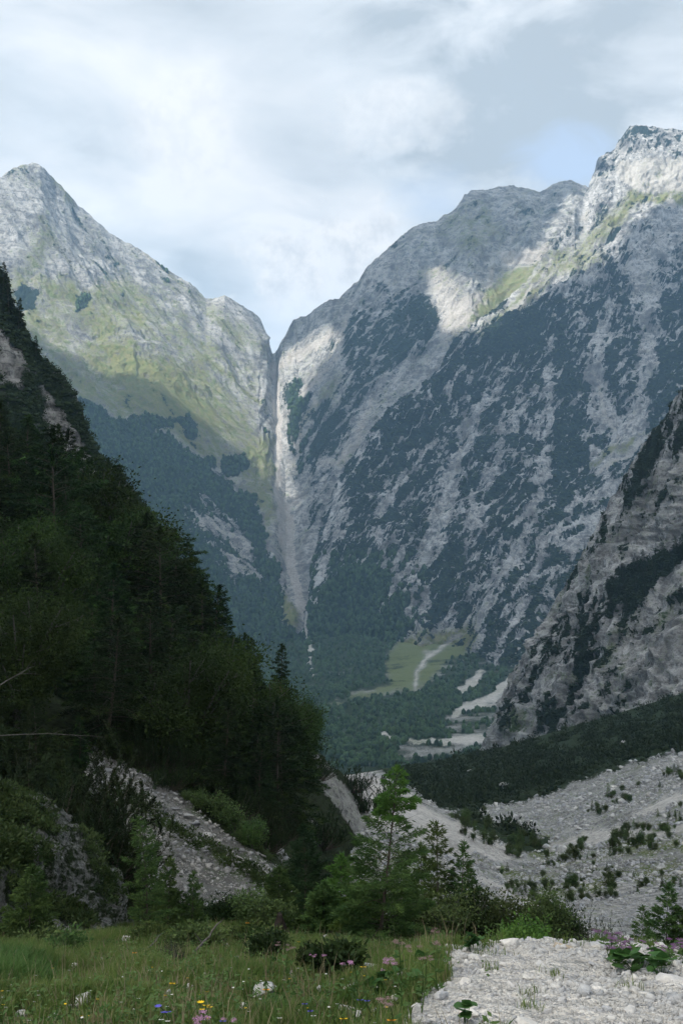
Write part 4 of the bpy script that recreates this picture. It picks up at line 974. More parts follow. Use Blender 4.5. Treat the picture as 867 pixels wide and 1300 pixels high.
# ================================================================== SHRUBS OF THE BOULDER FIELD
SH = [([(540,1035),(600,1040),(650,1058),(690,1070),(680,1095),(640,1090),(590,1062)], 110), ([(690,1075),(760,1060),(860,1050),(867,1075),(800,1085),(740,1092),(690,1100)], 110),
      ([(630,1105),(700,1110),(800,1105),(867,1100),(867,1130),(780,1140),(680,1150),(640,1130)], 120), ([(740,1020),(800,1000),(867,975),(867,990),(800,1020),(750,1040)], 40),
      ([(760,1070),(867,1020),(867,1050),(790,1068)], 30), ([(590,1030),(640,1030),(720,1080),(820,1120),(700,1140),(600,1060)], 45)]
rs = random.Random(21); ns_ = 0; spots = []
for poly, n in SH:
    pa = np.array(poly); k = 0; tr_ = 0
    while k < n and tr_ < 9000:
        tr_ += 1
        x, y = rs.uniform(pa[:, 0].min(), pa[:, 0].max()), rs.uniform(pa[:, 1].min(), pa[:, 1].max())
        if poly_cov(np.array([x]), np.array([y]), poly, 1)[0] < .5: continue
        b = pick(x, y)
        if not b or b[1] != 'ground' or b[2].y > 330 or b[2].y < 22: continue
        if fbm(np.array([[x / 34, y / 11, 0]]), 2)[0] < .10: continue
        k += 1; ns_ += 1
        if ns_ > 430: break
        px_h = rs.uniform(4, 13) * (1.5 if rs.random() < .12 else 1); h = px_h / FPX * b[2].y
        if rs.random() < .55: place(('shr', rs.randrange(4)), 'shrub', b[2] - Vector((0, 0, .05)), h / 1.5, 'low green shrub growing between the pale stones of the boulder field', 'shrub', 'shrubs scattered over the boulder field')
        else: place(('young', rs.randrange(3)), 'young_conifer', b[2] - Vector((0, 0, .05)), h * 1.15 / 3., 'small young conifer among the stones of the boulder field', 'conifer', 'young conifers scattered over the boulder field')
print('field shrubs', ns_, round(time.time() - T0, 1))
# ================================================================== STONES
def rock_mat(name, a, b, scale, moss=None):
    t = NT(name); g = t.n('ShaderNodeNewGeometry').outputs['Position']; oi = t.n('ShaderNodeObjectInfo').outputs['Random']
    n = t.noise(g, scale, 6, .6); n2 = t.noise(g, scale * 6, 5, .7); n3 = t.noise(g, scale * .6, 2, .5)
    c = t.mix(t.rng(t.math('ADD', t.math('MULTIPLY', n, .6), t.math('MULTIPLY', n2, .4)), .40, .60), a, b)
    c = t.mul(c, t.mix(t.rng(n3, .35, .65), (.78, .79, .82), (1.08, 1.05, 1.0)))
    c = t.mul(c, t.mix(oi, (.82, .83, .85), (1.08, 1.06, 1.04)))
    c = t.mix(t.rng(n2, .64, .72), c, tuple(q * .35 for q in a))
    if moss: c = t.mix(t.rng(n, .56, .66), c, moss)
    return t.done(t.bsdf(c, .92, t.math('ADD', n, n2), .5, .25 / scale, .1))
M_STONE = rock_mat('white_limestone', (.42, .42, .42), (.62, .61, .59), 9)
M_STONEG = rock_mat('gravel_limestone', (.33, .33, .325), (.62, .61, .59), 11)
M_TAN = rock_mat('tan_limestone', (.40, .34, .26), (.52, .45, .36), 6)
M_BOUL = rock_mat('boulder_limestone', (.40, .40, .40), (.66, .655, .64), 1.6)
M_DIM = rock_mat('shaded_limestone', (.22, .22, .22), (.44, .435, .425), 2.5)  # grey limestone, darkened to put the left scree's shade into its colour
M_MEADR = rock_mat('lichen_limestone', (.28, .285, .275), (.54, .54, .52), 12, (.12, .13, .09))
def hull_rock(seed, n=16, fl=(1, .8, .6), sub=0):
    rng = np.random.default_rng(seed); u = rng.normal(size=(n, 3)); u /= np.linalg.norm(u, axis=1)[:, None]; u *= rng.uniform(.75, 1.05, (n, 1)); u *= np.array(fl)
    bm = bmesh.new()
    for q in u: bm.verts.new(q)
    r = bmesh.ops.convex_hull(bm, input=bm.verts); bmesh.ops.delete(bm, geom=[g for g in r['geom_interior'] if isinstance(g, bmesh.types.BMVert)], context='VERTS')
    bmesh.ops.triangulate(bm, faces=bm.faces[:])
    if sub:
        bmesh.ops.bevel(bm, geom=bm.edges[:], offset=.018, segments=1, affect='EDGES', profile=.5)
        bmesh.ops.triangulate(bm, faces=bm.faces[:])
        bmesh.ops.subdivide_edges(bm, edges=bm.edges[:], cuts=sub, use_grid_fill=True); bmesh.ops.triangulate(bm, faces=bm.faces[:])
    bm.verts.ensure_lookup_table(); bm.verts.index_update()
    V = np.array([v.co[:] for v in bm.verts]); F = np.array([[v.index for v in f.verts] for f in bm.faces]); bm.free()
    if sub: V = V * (1 + .10 * ridged(V * 2.2 + seed, 4)[:, None] + .07 * fbm(V * 7 + seed, 3)[:, None])
    return V, F
def scatter_rocks(pts, sizes, var, rng, flat=.8, sink=.25):
    """many stones in one mesh; var: list of (V,F)"""
    Vs, Fs, n0 = [], [], 0; ch = rng.integers(0, len(var), len(pts))
    for k, (V, F) in enumerate(var):
        sel = np.where(ch == k)[0]; m = len(sel)
        if not m: continue
        q = rng.normal(size=(m, 4)); q /= np.linalg.norm(q, axis=1)[:, None]; w_, x, y, z = q.T
        R = np.stack([1-2*(y*y+z*z), 2*(x*y-z*w_), 2*(x*z+y*w_), 2*(x*y+z*w_), 1-2*(x*x+z*z), 2*(y*z-x*w_), 2*(x*z-y*w_), 2*(y*z+x*w_), 1-2*(x*x+y*y)], -1).reshape(m, 3, 3)
        W = np.einsum('mij,vj->mvi', R, V); W[..., 2] *= flat
        W = W * sizes[sel][:, None, None] + pts[sel][:, None]; W[..., 2] += sizes[sel][:, None] * (.5 - sink - .2)
        Vs.append(W.reshape(-1, 3)); Fs.append((F[None] + (n0 + np.arange(m) * len(V))[:, None, None]).reshape(-1, 3)); n0 += m * len(V)
    return np.concatenate(Vs), np.concatenate(Fs)
VAR = [hull_rock(300 + k, 9 + k % 6, (1, .8 - .05 * (k % 3), .5 + .06 * (k % 4))) for k in range(24)]
GP = [(512,1330),(514,1298),(520,1279),(545,1264),(573,1244),(562,1224),(577,1206),(640,1196),(700,1186),(1000,1180),(1100,1330)]
def gravel():
    rng = np.random.default_rng(4); n = 150000
    y = 3.7 + (9.2 - 3.7) * rng.random(n) ** 1.25; x = rng.uniform(-.2, .42, n) * y + .1 * rng.normal(size=n)
    q = np.stack([x, y, np.full(n, -.35 - .1 * (y - 4))], -1)
    pts = []
    s = SHEETS['ground']['bvh']
    xs = np.linspace(-2, 6, 90); ys = np.linspace(3.2, 10, 90); Z = np.array([[(s.ray_cast(Vector((a, b, 50)), Vector((0, 0, -1)))[0] or Vector((0, 0, 0))).z for a in xs] for b in ys])
    fx = np.clip((x - xs[0]) / (xs[1] - xs[0]), 0, 88.99); fy = np.clip((y - ys[0]) / (ys[1] - ys[0]), 0, 88.99); ix, iy = fx.astype(int), fy.astype(int); fx -= ix; fy -= iy
    z = Z[iy, ix] * (1-fx) * (1-fy) + Z[iy, ix+1] * fx * (1-fy) + Z[iy+1, ix] * (1-fx) * fy + Z[iy+1, ix+1] * fx * fy
    p = np.stack([x, y, z], -1); px, py = proj(p)
    wx = px + 26 * fbm(np.stack([x * 2, y * 2, 0 * x], -1), 4); py = py + 10 * fbm(np.stack([x * 3, y * 3, 0 * x + 4], -1), 3); cov = poly_cov(wx, py, GP, 6) + .25 * rng.normal(size=n)
    keep = (cov > .5) & (px > 470) & (px < 1000); p = p[keep]
    m = len(p); sz = .0055 * (rng.pareto(2.2, m) + 1) ; sz = np.clip(sz, .004, .036)
    clus = fbm(p * 1.6, 3, seed=3); sz *= np.clip(1 + clus * 1.8, .5, 2.2)
    keep2 = rng.random(m) < np.clip(.62 - clus, .25, 1); p, sz = p[keep2], sz[keep2]
    o = link('gravel', mesh('gravel', *scatter_rocks(p, sz, VAR, rng), M_STONEG)); tag(o, 'pale grey limestone gravel covering the near crest', 'gravel', kind='stuff')
    print('gravel', len(p))
    big = p[rng.choice(len(p), 900)]; out = []
    for v in big:
        if len(out) >= 95: break
        if all((v[0]-u[0])**2 + (v[1]-u[1])**2 > .035 for u in out): out.append(v)
    return out
bigs = gravel()
VB = [hull_rock(350 + k, 12 + k % 5, (1, .75, .55), 2) for k in range(6)]
SM = [mesh('stone', *v, M_STONE) for v in VB]; SMB = [mesh('boulder', *v, M_BOUL) for v in VB]; SMD = [mesh('boulder', *v, M_DIM) for v in VB]; SMM = [mesh('rock', *v, M_MEADR) for v in VB]; SMT = mesh('rock', *VB[1], M_TAN)
rk = random.Random(9)
for i, v in enumerate(bigs):
    s = rk.uniform(.018, .042)
    o = link('stone', SM[i % 6]); o.location = (v[0], v[1], v[2] + s * .15); o.rotation_euler = (rk.uniform(-.5, .5), rk.uniform(-.5, .5), rk.uniform(0, 6.3)); o.scale = (s, s, s * rk.uniform(.7, 1.1))
    tag(o, 'angular pale limestone block lying in the white gravel', 'stone', 'larger stones lying in the near gravel')
ROCKS = []
def rock_px(px, py, wpx, hr, me, name, label, cat, sheets=None, sink=.3, rz=None):
    b = pick(px, py, sheets)
    if not b: print('norock', label); return
    s = wpx / 2 / FPX * b[2].y; o = link(name, me); o.location = b[2] + Vector((0, 0, s * hr * (.5 - sink) + (.035 if cat == 'rock' and label.find('meadow') + label.find('grass') > -2 else 0))); o.scale = (s, s * .9, s * hr / .55)
    o.rotation_euler = (rk.uniform(-.15, .15), rk.uniform(-.15, .15), rk.uniform(0, 6.3) if rz is None else rz); tag(o, label, cat); ROCKS.append((o.location.x, o.location.y, s)); return o
for k, (px, py, w_, hr, lab) in enumerate([
    (105, 1280, 32, .6, 'knobbly white rock in the near left corner of the meadow'), (146, 1255, 12, .9, 'small upright white rock in the grass above the knobbly one'),
    (240, 1254, 12, .7, 'small white stone at the foot of the dead branch'), (333, 1268, 44, .45, 'low flat grey rock among the flowers in the middle of the meadow'),
    (160, 1195, 26, .4, 'flat pale rock at the base of the dark leaning larch'), (358, 1216, 24, .5, 'pale stone at the end of the stony strip in the meadow'),
    (289, 1205, 10, .5, 'small half hidden stone in the grass left of the stony strip'), (441, 1281, 26, .6, 'grey rounded rock by the gravel edge at the bottom'),
    (446, 1256, 24, .5, 'white chunk lying on its side below the dark herb'), (468, 1236, 40, .5, 'grey boulder with a yellow flower in front near the gravel edge'),
    (30, 1290, 22, .6, 'grey stone at the bottom left corner'), (68, 1294, 22, .5, 'dull stone beside the one in the bottom left corner'),
    (413, 1194, 12, .6, 'small white stone in the grass right of the tree stump'), (376, 1187, 10, .6, 'tiny white stone behind the grass by the stump')]):
    rock_px(px, py, w_ * 1.0, hr * 1.1, SMM[k % 6], 'rock', lab, 'rock', ['ground'])
rock_px(718, 1203, 34, .5, SMT, 'rock', 'tan brown block on the far edge of the gravel', 'rock', ['ground'], rz=.3)
for k, (px, py, w_, hr, lab) in enumerate([(756, 1201, 46, .4, 'long pale block right of the tan rock'), (700, 1192, 26, .5, 'white block behind the tan rock'), (795, 1193, 24, .45, 'flat white slab on the gravel edge left of the pink heads'),
    (838, 1203, 26, .4, 'pale block at the gravel edge on the far right'), (850, 1246, 46, .3, 'large flat pale slab at the right edge of the gravel'), (740, 1262, 36, .5, 'flattish grey white slab in the middle of the gravel'),
    (712, 1272, 18, .8, 'upright grey stone left of the flattish slab'), (672, 1300, 40, .4, 'wide slab at the bottom edge of the gravel'), (560, 1268, 22, .8, 'chunky white stone at the left edge of the gravel'), (528, 1284, 26, .6, 'pale wedge of rock at the gravel corner'),
    (604, 1217, 26, .4, 'flat white stone on the upper left of the gravel'), (650, 1200, 40, .35, 'low white hump on the crest of the gravel'), (800, 1285, 30, .5, 'broken white stone near the lower right'), (590, 1250, 22, .7, 'blocky white stone by the green herbs'), (600, 1290, 30, .5, 'pale slab low on the left of the gravel')]):
    rock_px(px, py, w_, hr, SM[k % 6], 'rock', lab, 'rock', ['ground'])
for k, (px, py, w_) in enumerate([(20, 1262, 8), (60, 1243, 7), (95, 1230, 9), (130, 1222, 8), (190, 1238, 9), (215, 1266, 10), (170, 1290, 9), (265, 1240, 8), (300, 1222, 10), (310, 1284, 12), (370, 1240, 9), (405, 1262, 12), (420, 1215, 9), (455, 1295, 14), (475, 1292, 13), (490, 1250, 11), (500, 1275, 13), (380, 1292, 10), (250, 1215, 8), (335, 1200, 9), (350, 1192, 8), (398, 1232, 8), (508, 1243, 13), (480, 1262, 12)]):
    o = rock_px(px, py, w_, .9, SMM[k % 6], 'stone', 'small white stone poking out of the meadow grass', 'stone', ['ground'])
    if o: o['group'] = 'small white stones scattered through the meadow'; o.location.z += .02
rock_px(640, 1172, 34, .9, SM[3], 'rock', 'white rock showing between the bushes at the right end of the thicket', 'rock', ['ground'])

# boulder field: individual boulders, then rubble as one mass
def mask_soft(b): return mask_at(b, 0)
bf = scatter_px(36000, (430, 940, 900, 1185), lambda b, x, y: b[1] == 'ground' and 24 < b[2].y < 330 and mask_at(b, 0) < .55, 14)
rng = np.random.default_rng(3)
P_ = np.array([b[2][:] for b in bf]); MS = np.array([mask_at(b, 2) for b in bf]); MG = np.array([mask_at(b, 1) for b in bf])
ppx, ppy = proj(P_)
fine = np.clip((MS - .5) * 3, 0, 1)
clu = fbm(P_ / 9, 3, seed=12)
sz = P_[:, 1] / FPX * np.clip(.95 * (rng.pareto(2.3, len(P_)) + 1), .7, 5.5) * (1 + .8 * clu) * (1 - .72 * fine)
keep = rng.random(len(P_)) > fine * .6
o = link('rubble', mesh('rubble', *scatter_rocks(P_[keep], sz[keep], VAR, rng), M_BOUL)); tag(o, 'pale limestone rubble strewn over the boulder field', 'rubble', kind='stuff')
sc_ = [b for b, f in zip(bf, fine) if f < .3 and b[2].y > 45]; rk.shuffle(sc_)
for i, b in enumerate(sc_[:270]):
    s = b[2].y / FPX * rk.uniform(2.6, 6.0) * (1.3 if rk.random() < .15 else 1)
    o = link('boulder', SMB[i % 6]); o.location = b[2] + Vector((0, 0, s * .1)); o.rotation_euler = (rk.uniform(-.4, .4), rk.uniform(-.4, .4), rk.uniform(0, 6.3)); o.scale = (s, s, s * rk.uniform(.7, 1.1))
    tag(o, 'pale grey boulder lying on the slope of the boulder field', 'boulder', 'boulders of the boulder field')
for px, py, w_, lab in [(712, 1082, 20, 'large rounded brown grey boulder in the middle of the boulder field'), (756, 1112, 24, 'pale pointed boulder low in the boulder field'), (410 + 433 - 20, 1010, 14, 'big boulder high on the right of the boulder field'),
                        (788, 1020, 16, 'blocky boulder on the upper boulder field'), (640, 1000, 16, 'lone white boulder in front of the dwarf pine band'), (598, 982, 12, 'small white boulder among the dwarf pines'), (790, 945, 12, 'pale boulder inside the dwarf pine band on the right')]:
    b = pick(px, py, ['ground'])
    rock_px(px, py, w_, .8, SMB[int(px) % 6], 'boulder', lab, 'boulder', ['ground'])
# small scree left
bw = scatter_px(9000, (90, 930, 370, 1180), lambda b, x, y: b[1] == 'wooded_slope' and mask_at(b, 0) < .6, 15)
P_ = np.array([b[2][:] for b in bw]); sz = P_[:, 1] / FPX * np.clip(1.05 * (rng.pareto(2.0, len(P_)) + 1), .7, 6.5)
o = link('scree', mesh('scree', *scatter_rocks(P_, sz, VAR, rng), M_DIM)); tag(o, 'grey stones of the small scree under the left wood', 'scree', kind='stuff')
edge_pts = [(112, 952), (124, 968), (140, 975), (158, 983), (172, 990), (186, 998), (205, 1008), (222, 1022), (236, 1032), (248, 1042), (262, 1056), (275, 1064), (290, 1072), (305, 1085), (322, 1094), (338, 1104)]
for i, (x, y) in enumerate(edge_pts):
    b = pick(x, y + 4, ['wooded_slope'])
    if b:
        s = rk.uniform(5, 11) / FPX * b[2].y; o = link('boulder', SMD[i % 6]); o.location = b[2]; o.scale = (s, s, s * .7); o.rotation_euler = (rk.uniform(-.3, .3), rk.uniform(-.3, .3), rk.uniform(0, 6.3))
        tag(o, 'grey block along the upper rim of the small scree under the wood', 'boulder', 'blocks along the upper rim of the small scree')
print('rocks', round(time.time() - T0, 1))
# ================================================================== MEADOW
def grass_mat(name, a, b, c3):
    t = NT(name); g = t.n('ShaderNodeNewGeometry').outputs['Position']
    n = t.noise(g, 1.1, 3, .6); n2 = t.noise(g, 14, 2, .6)
    c = t.mix(t.rng(n, .38, .62), a, b); c = t.mix(t.math('MULTIPLY', t.rng(n2, .52, .66), .8), c, c3)
    d = t.n('ShaderNodeBsdfPrincipled', {'Base Color': c, 'Roughness': .6, 'Specular IOR Level': .2}); tr = t.n('ShaderNodeBsdfTranslucent', {'Color': c})
    return t.done(t.n('ShaderNodeMixShader', {0: .35, 1: d.outputs[0], 2: tr.outputs[0]}))
M_GR = grass_mat('grass_blades', (.068, .120, .026), (.120, .175, .044), (.20, .18, .085))
M_GD = grass_mat('lush_grass', (.045, .100, .022), (.070, .135, .030), (.08, .12, .04))
M_DRY = grass_mat('dry_stalks', (.20, .17, .10), (.28, .24, .15), (.16, .11, .08))
M_BANK = grass_mat('bank_grass', (.026, .048, .014), (.055, .085, .026), (.07, .09, .03))
M_HERB = grass_mat('herb_leaves', (.045, .095, .022), (.075, .13, .035), (.10, .15, .05))
_s = SHEETS['ground']['bvh']; _xs = np.linspace(-9, 9, 260); _ys = np.linspace(3., 19, 230)
_Z = np.array([[(_s.ray_cast(Vector((a, b, 50)), Vector((0, 0, -1)))[0] or Vector((0, 0, -9))).z for a in _xs] for b in _ys])
def gz(x, y):
    fx = np.clip((x - _xs[0]) / (_xs[1] - _xs[0]), 0, 258.99); fy = np.clip((y - _ys[0]) / (_ys[1] - _ys[0]), 0, 228.99); ix, iy = fx.astype(int), fy.astype(int); fx = fx - ix; fy = fy - iy
    return _Z[iy, ix] * (1-fx) * (1-fy) + _Z[iy, ix+1] * fx * (1-fy) + _Z[iy+1, ix] * (1-fx) * fy + _Z[iy+1, ix+1] * fx * fy
def meadow_pts(n, seed, ymin=3.9, ymax=17, pw=1.35, thr=.5):
    rng = np.random.default_rng(seed); y = ymin + (ymax - ymin) * rng.random(n) ** pw; x = rng.uniform(-.40, .40, n) * y
    p = np.stack([x, y, gz(x, y)], -1); px, py = proj(p); wx = px + 26 * fbm(np.stack([x * 2, y * 2, 0 * x], -1), 4); py = py + 10 * fbm(np.stack([x * 3, y * 3, 0 * x + 4], -1), 3)
    cov = poly_cov(wx, py, GP, 6) + .15 * rng.normal(size=n); back = (y > 8.5) & (px > 560)
    k = (cov < thr) & ~((px > 640) & (y < 7.2)) & ~(back & (rng.random(n) < .7))
    for rx, ry, rs_ in ROCKS: k &= ~((np.abs(x - rx * y / ry) < rs_ * 1.2) & (y > ry - .45 - rs_) & (y < ry + rs_ * .8) & (rng.random(n) < .90))
    return p[k], rng
def blades(p, rng, h, w, lean=.45, tuft=None):
    n = len(p); a = rng.random(n) * 6.28; d = np.stack([np.cos(a), np.sin(a), 0 * a], -1); sd_ = np.stack([-np.sin(a), np.cos(a), 0 * a], -1)
    b = rng.random(n) * 6.28; ld = np.stack([np.cos(b), np.sin(b), 0 * b], -1) * (lean * rng.uniform(.2, 1.4, n))[:, None]
    H = h[:, None]; W = (w * rng.uniform(.7, 1.3, n))[:, None]; up = np.array([[0, 0, 1.]])
    m = p + up * H * .55 + ld * H * .25; t = p + up * H * rng.uniform(.75, 1., (n, 1)) + ld * H * .85
    V = np.stack([p - sd_ * W * .5, p + sd_ * W * .5, m + sd_ * W * .42, m - sd_ * W * .42, t + sd_ * W * .06, t - sd_ * W * .06], 1)
    i = np.arange(n)[:, None] * 6
    F = np.concatenate([i + np.array([[0, 1, 2, 3]]), i + np.array([[3, 2, 4, 5]])]); return V.reshape(-1, 3), F
p, rng = meadow_pts(230000, 5)
q = p.copy(); q[:, 2] = 0; hn = fbm(q / .55, 3, seed=2); hb = fbm(q / 1.8, 2, seed=3)
px_, py_ = proj(p)
lush = poly_cov(px_, py_, [(-60, 1220), (40, 1222), (75, 1240), (70, 1262), (-60, 1275)], 12)
h = np.clip(.09 + .16 * hn + .08 * hb, .025, .30) * (1 + .8 * lush)
k = lush < .5
tp, tr_ = [], np.random.default_rng(8)
for _ in range(26):
    c0 = np.array([tr_.uniform(.15, 2.6), tr_.uniform(4.4, 7.0)]); m_ = tr_.integers(12, 60); tp.append(c0 + tr_.normal(size=(m_, 2)) * .035)
tp = np.concatenate(tp); tp = np.concatenate([tp, gz(tp[:, 0], tp[:, 1])[:, None]], 1)
V0, F0 = blades(tp, tr_, tr_.uniform(.02, .08, len(tp)), .004, .6)
V1, F1 = blades(p[k], rng, h[k], .0055); V2, F2 = blades(p[~k], rng, h[~k] * .85, .006, .7)
k2 = rng.random(len(p)) < .0
dp, r2_ = meadow_pts(8000, 6); V3, F3 = blades(dp, r2_, np.clip(.14 + .1 * r2_.normal(size=len(dp)) * .5, .06, .3), .004, .3)
V = np.concatenate([V1, V2, V3, V0]); F = np.concatenate([F1, F2 + len(V1), F3 + len(V1) + len(V2), F0 + len(V1) + len(V2) + len(V3)]); mi = np.concatenate([np.zeros(len(F1)), np.ones(len(F2)), np.full(len(F3), 2), np.zeros(len(F0))])
o = link('grass', mesh('grass', V, F, [M_GR, M_GD, M_DRY], mi)); tag(o, 'long mixed green grass of the foreground meadow', 'grass', kind='stuff')
# low herbs (ground cover)
hp, rh = meadow_pts(9000, 7, pw=1.5, thr=.62); q = hp.copy(); q[:, 2] = 0; c_ = fbm(q / .7, 3, seed=9); hp = hp[c_ > .02]
L_ = []
n = len(hp)
pos = np.repeat(hp, 5, 0) + np.concatenate([rh.normal(size=(n * 5, 2)) * .02, rh.uniform(.02, .13, (n * 5, 1))], 1); d = rh.normal(size=(n * 5, 3)); d[:, 2] = np.abs(d[:, 2]) * .5
o = link('ground_cover', mesh('ground_cover', *leaves(pos, d, rh.uniform(.015, .045, n * 5), rh.uniform(.007, .018, n * 5), rh, .6), M_HERB)); tag(o, 'low leafy herbs between the grass of the meadow', 'herbs', kind='stuff')
print('grass', len(p), n, round(time.time() - T0, 1))

kb = scatter_px(5200, (-20, 930, 400, 1190), lambda b, x, y: (b[1] == 'rocky_knoll' and (mask_at(b, 1) > .5 or mask_at(b, 0) > .5)) or (b[1] == 'wooded_slope' and b[2].y < 31 and (mask_at(b, 1) > .55 or mask_at(b, 0) > .5)), 41)
o = link('bank_herbs', mesh('bank_herbs', *leafy_domes(kb, .11, .7, 26, 11, .5), M_BANK)); tag(o, 'dark grass and herbs growing over the rocky knoll and the scree bank', 'herbs', kind='stuff')
# ---- flowers: every plant a thing (stem, leaf, flower_head)
def col_mat(name, c, c2=None): return plain_mat(name, c, c2 or tuple(q * .6 for q in c), 60, .7, .1, .002)
M_PINK = col_mat('pink_petals', (.50, .27, .44), (.34, .17, .30)); M_DUSK = col_mat('faded_pink', (.30, .20, .21), (.17, .11, .11)); M_YEL = col_mat('yellow_petals', (.75, .50, .02)); M_BLU = col_mat('blue_petals', (.10, .09, .42)); M_WHI = col_mat('white_petals', (.6, .6, .55)); M_ORA = col_mat('orange_petals', (.62, .27, .02)); M_PUR = col_mat('purple_petals', (.26, .13, .28), (.15, .08, .16))
def fpart(name, VF, mat, parent): o = link(name, mesh(name, VF[0], VF[1], mat)); o.parent = parent; return o
def petals(c, r, n, rng, flat=.5, k=.35):
    u = rng.normal(size=(n, 3)); u[:, 2] = np.abs(u[:, 2]) * flat; u /= np.linalg.norm(u, axis=1)[:, None] + 1e-9; u *= (rng.random((n, 1)) ** .5) * r; u[:, 2] *= flat
    return leaves(c + u, rng.normal(size=(n, 3)) + np.array([0, 0, .5]), r * k, r * k * .7, rng, .5)
def flower(px, py, kind, label, size=1.0, group=None):
    """py: image row of the bloom"""
    seed = int(px * 7 + py); rng = np.random.default_rng(seed)
    size *= .72 if kind in ('pink', 'dusk') else 1
    hh = {'pink': .40, 'dusk': .36, 'yellow': .20, 'blue': .16, 'white': .2, 'orange': .2, 'purple': .13}[kind]
    b = pick(px, py, ['ground'])
    if not b: return
    dv = ray(px, py); o0 = Vector((0, 0, CAMZ)); p = b[2]
    y = min(p.y, 8.6 if px < 560 else 7.4)
    for _ in range(40):     # walk back towards the camera until the bloom stands hh above the ground
        y -= .1; t_ = y / dv.y; pt = o0 + dv * t_
        if pt.z - gz(np.array([pt.x]), np.array([y]))[0] > hh * size: break
    base = np.array([pt.x + rng.normal() * .02, pt.y, gz(np.array([pt.x]), np.array([pt.y]))[0]]); top = np.array([pt.x, pt.y, pt.z]) - base; H = top[2]
    r = empty('flowering_plant' if kind not in ('yellow', 'blue', 'orange', 'white') else 'wildflower', Vector(base.tolist())); tag(r, label, 'flower' , group)
    ss = np.linspace(0, 1, 6); A_ = Acc(); bend = rng.normal(size=2) * .03
    stem = np.stack([top[0] * ss + bend[0] * np.sin(ss * 3), top[1] * ss + bend[1] * np.sin(ss * 3), H * ss], -1); A_.add(*tube(stem, .003 * (1.2 - .5 * ss), 4)); fpart('stem', A_.get(), M_HERB, r)
    nl_ = 10 if kind in ('pink', 'dusk', 'purple') else 5
    u = rng.uniform(.05, .75, nl_); pos = np.stack([np.interp(u, ss, stem[:, c]) for c in range(3)], -1); d = rng.normal(size=(nl_, 3)); d[:, 2] = np.abs(d[:, 2]) * .4
    fpart('foliage', leaves(pos, d, .05 if nl_ > 5 else .035, .02 if nl_ > 5 else .01, rng, .6), M_HERB, r)
    m = {'pink': M_PINK, 'dusk': M_DUSK, 'yellow': M_YEL, 'blue': M_BLU, 'white': M_WHI, 'orange': M_ORA, 'purple': M_PUR}[kind]
    if kind in ('pink', 'dusk', 'purple'):
        F_ = Acc(); S_ = Acc()
        for q in range(4):
            off = rng.normal(size=3) * .022 * size * np.array([1, 1, .4]); F_.add(*petals(top + off, .022 * size, 70, rng, .6, .24))
            S_.add(*tube(np.stack([stem[-2], top + off]), [.0015, .001], 3))
        fpart('flower_head', F_.get(), m, r)
    else:
        n = 9; a = np.arange(n) / n * 6.28; d = np.stack([np.cos(a), np.sin(a) , .25 + 0 * a], -1); tilt = rng.normal() * .3 - .5; d[:, 2] += -d[:, 1] * tilt * -1
        fpart('flower_head', leaves(np.repeat(top[None], n, 0), d, .017 * size, .010 * size, rng, 1.), m, r)
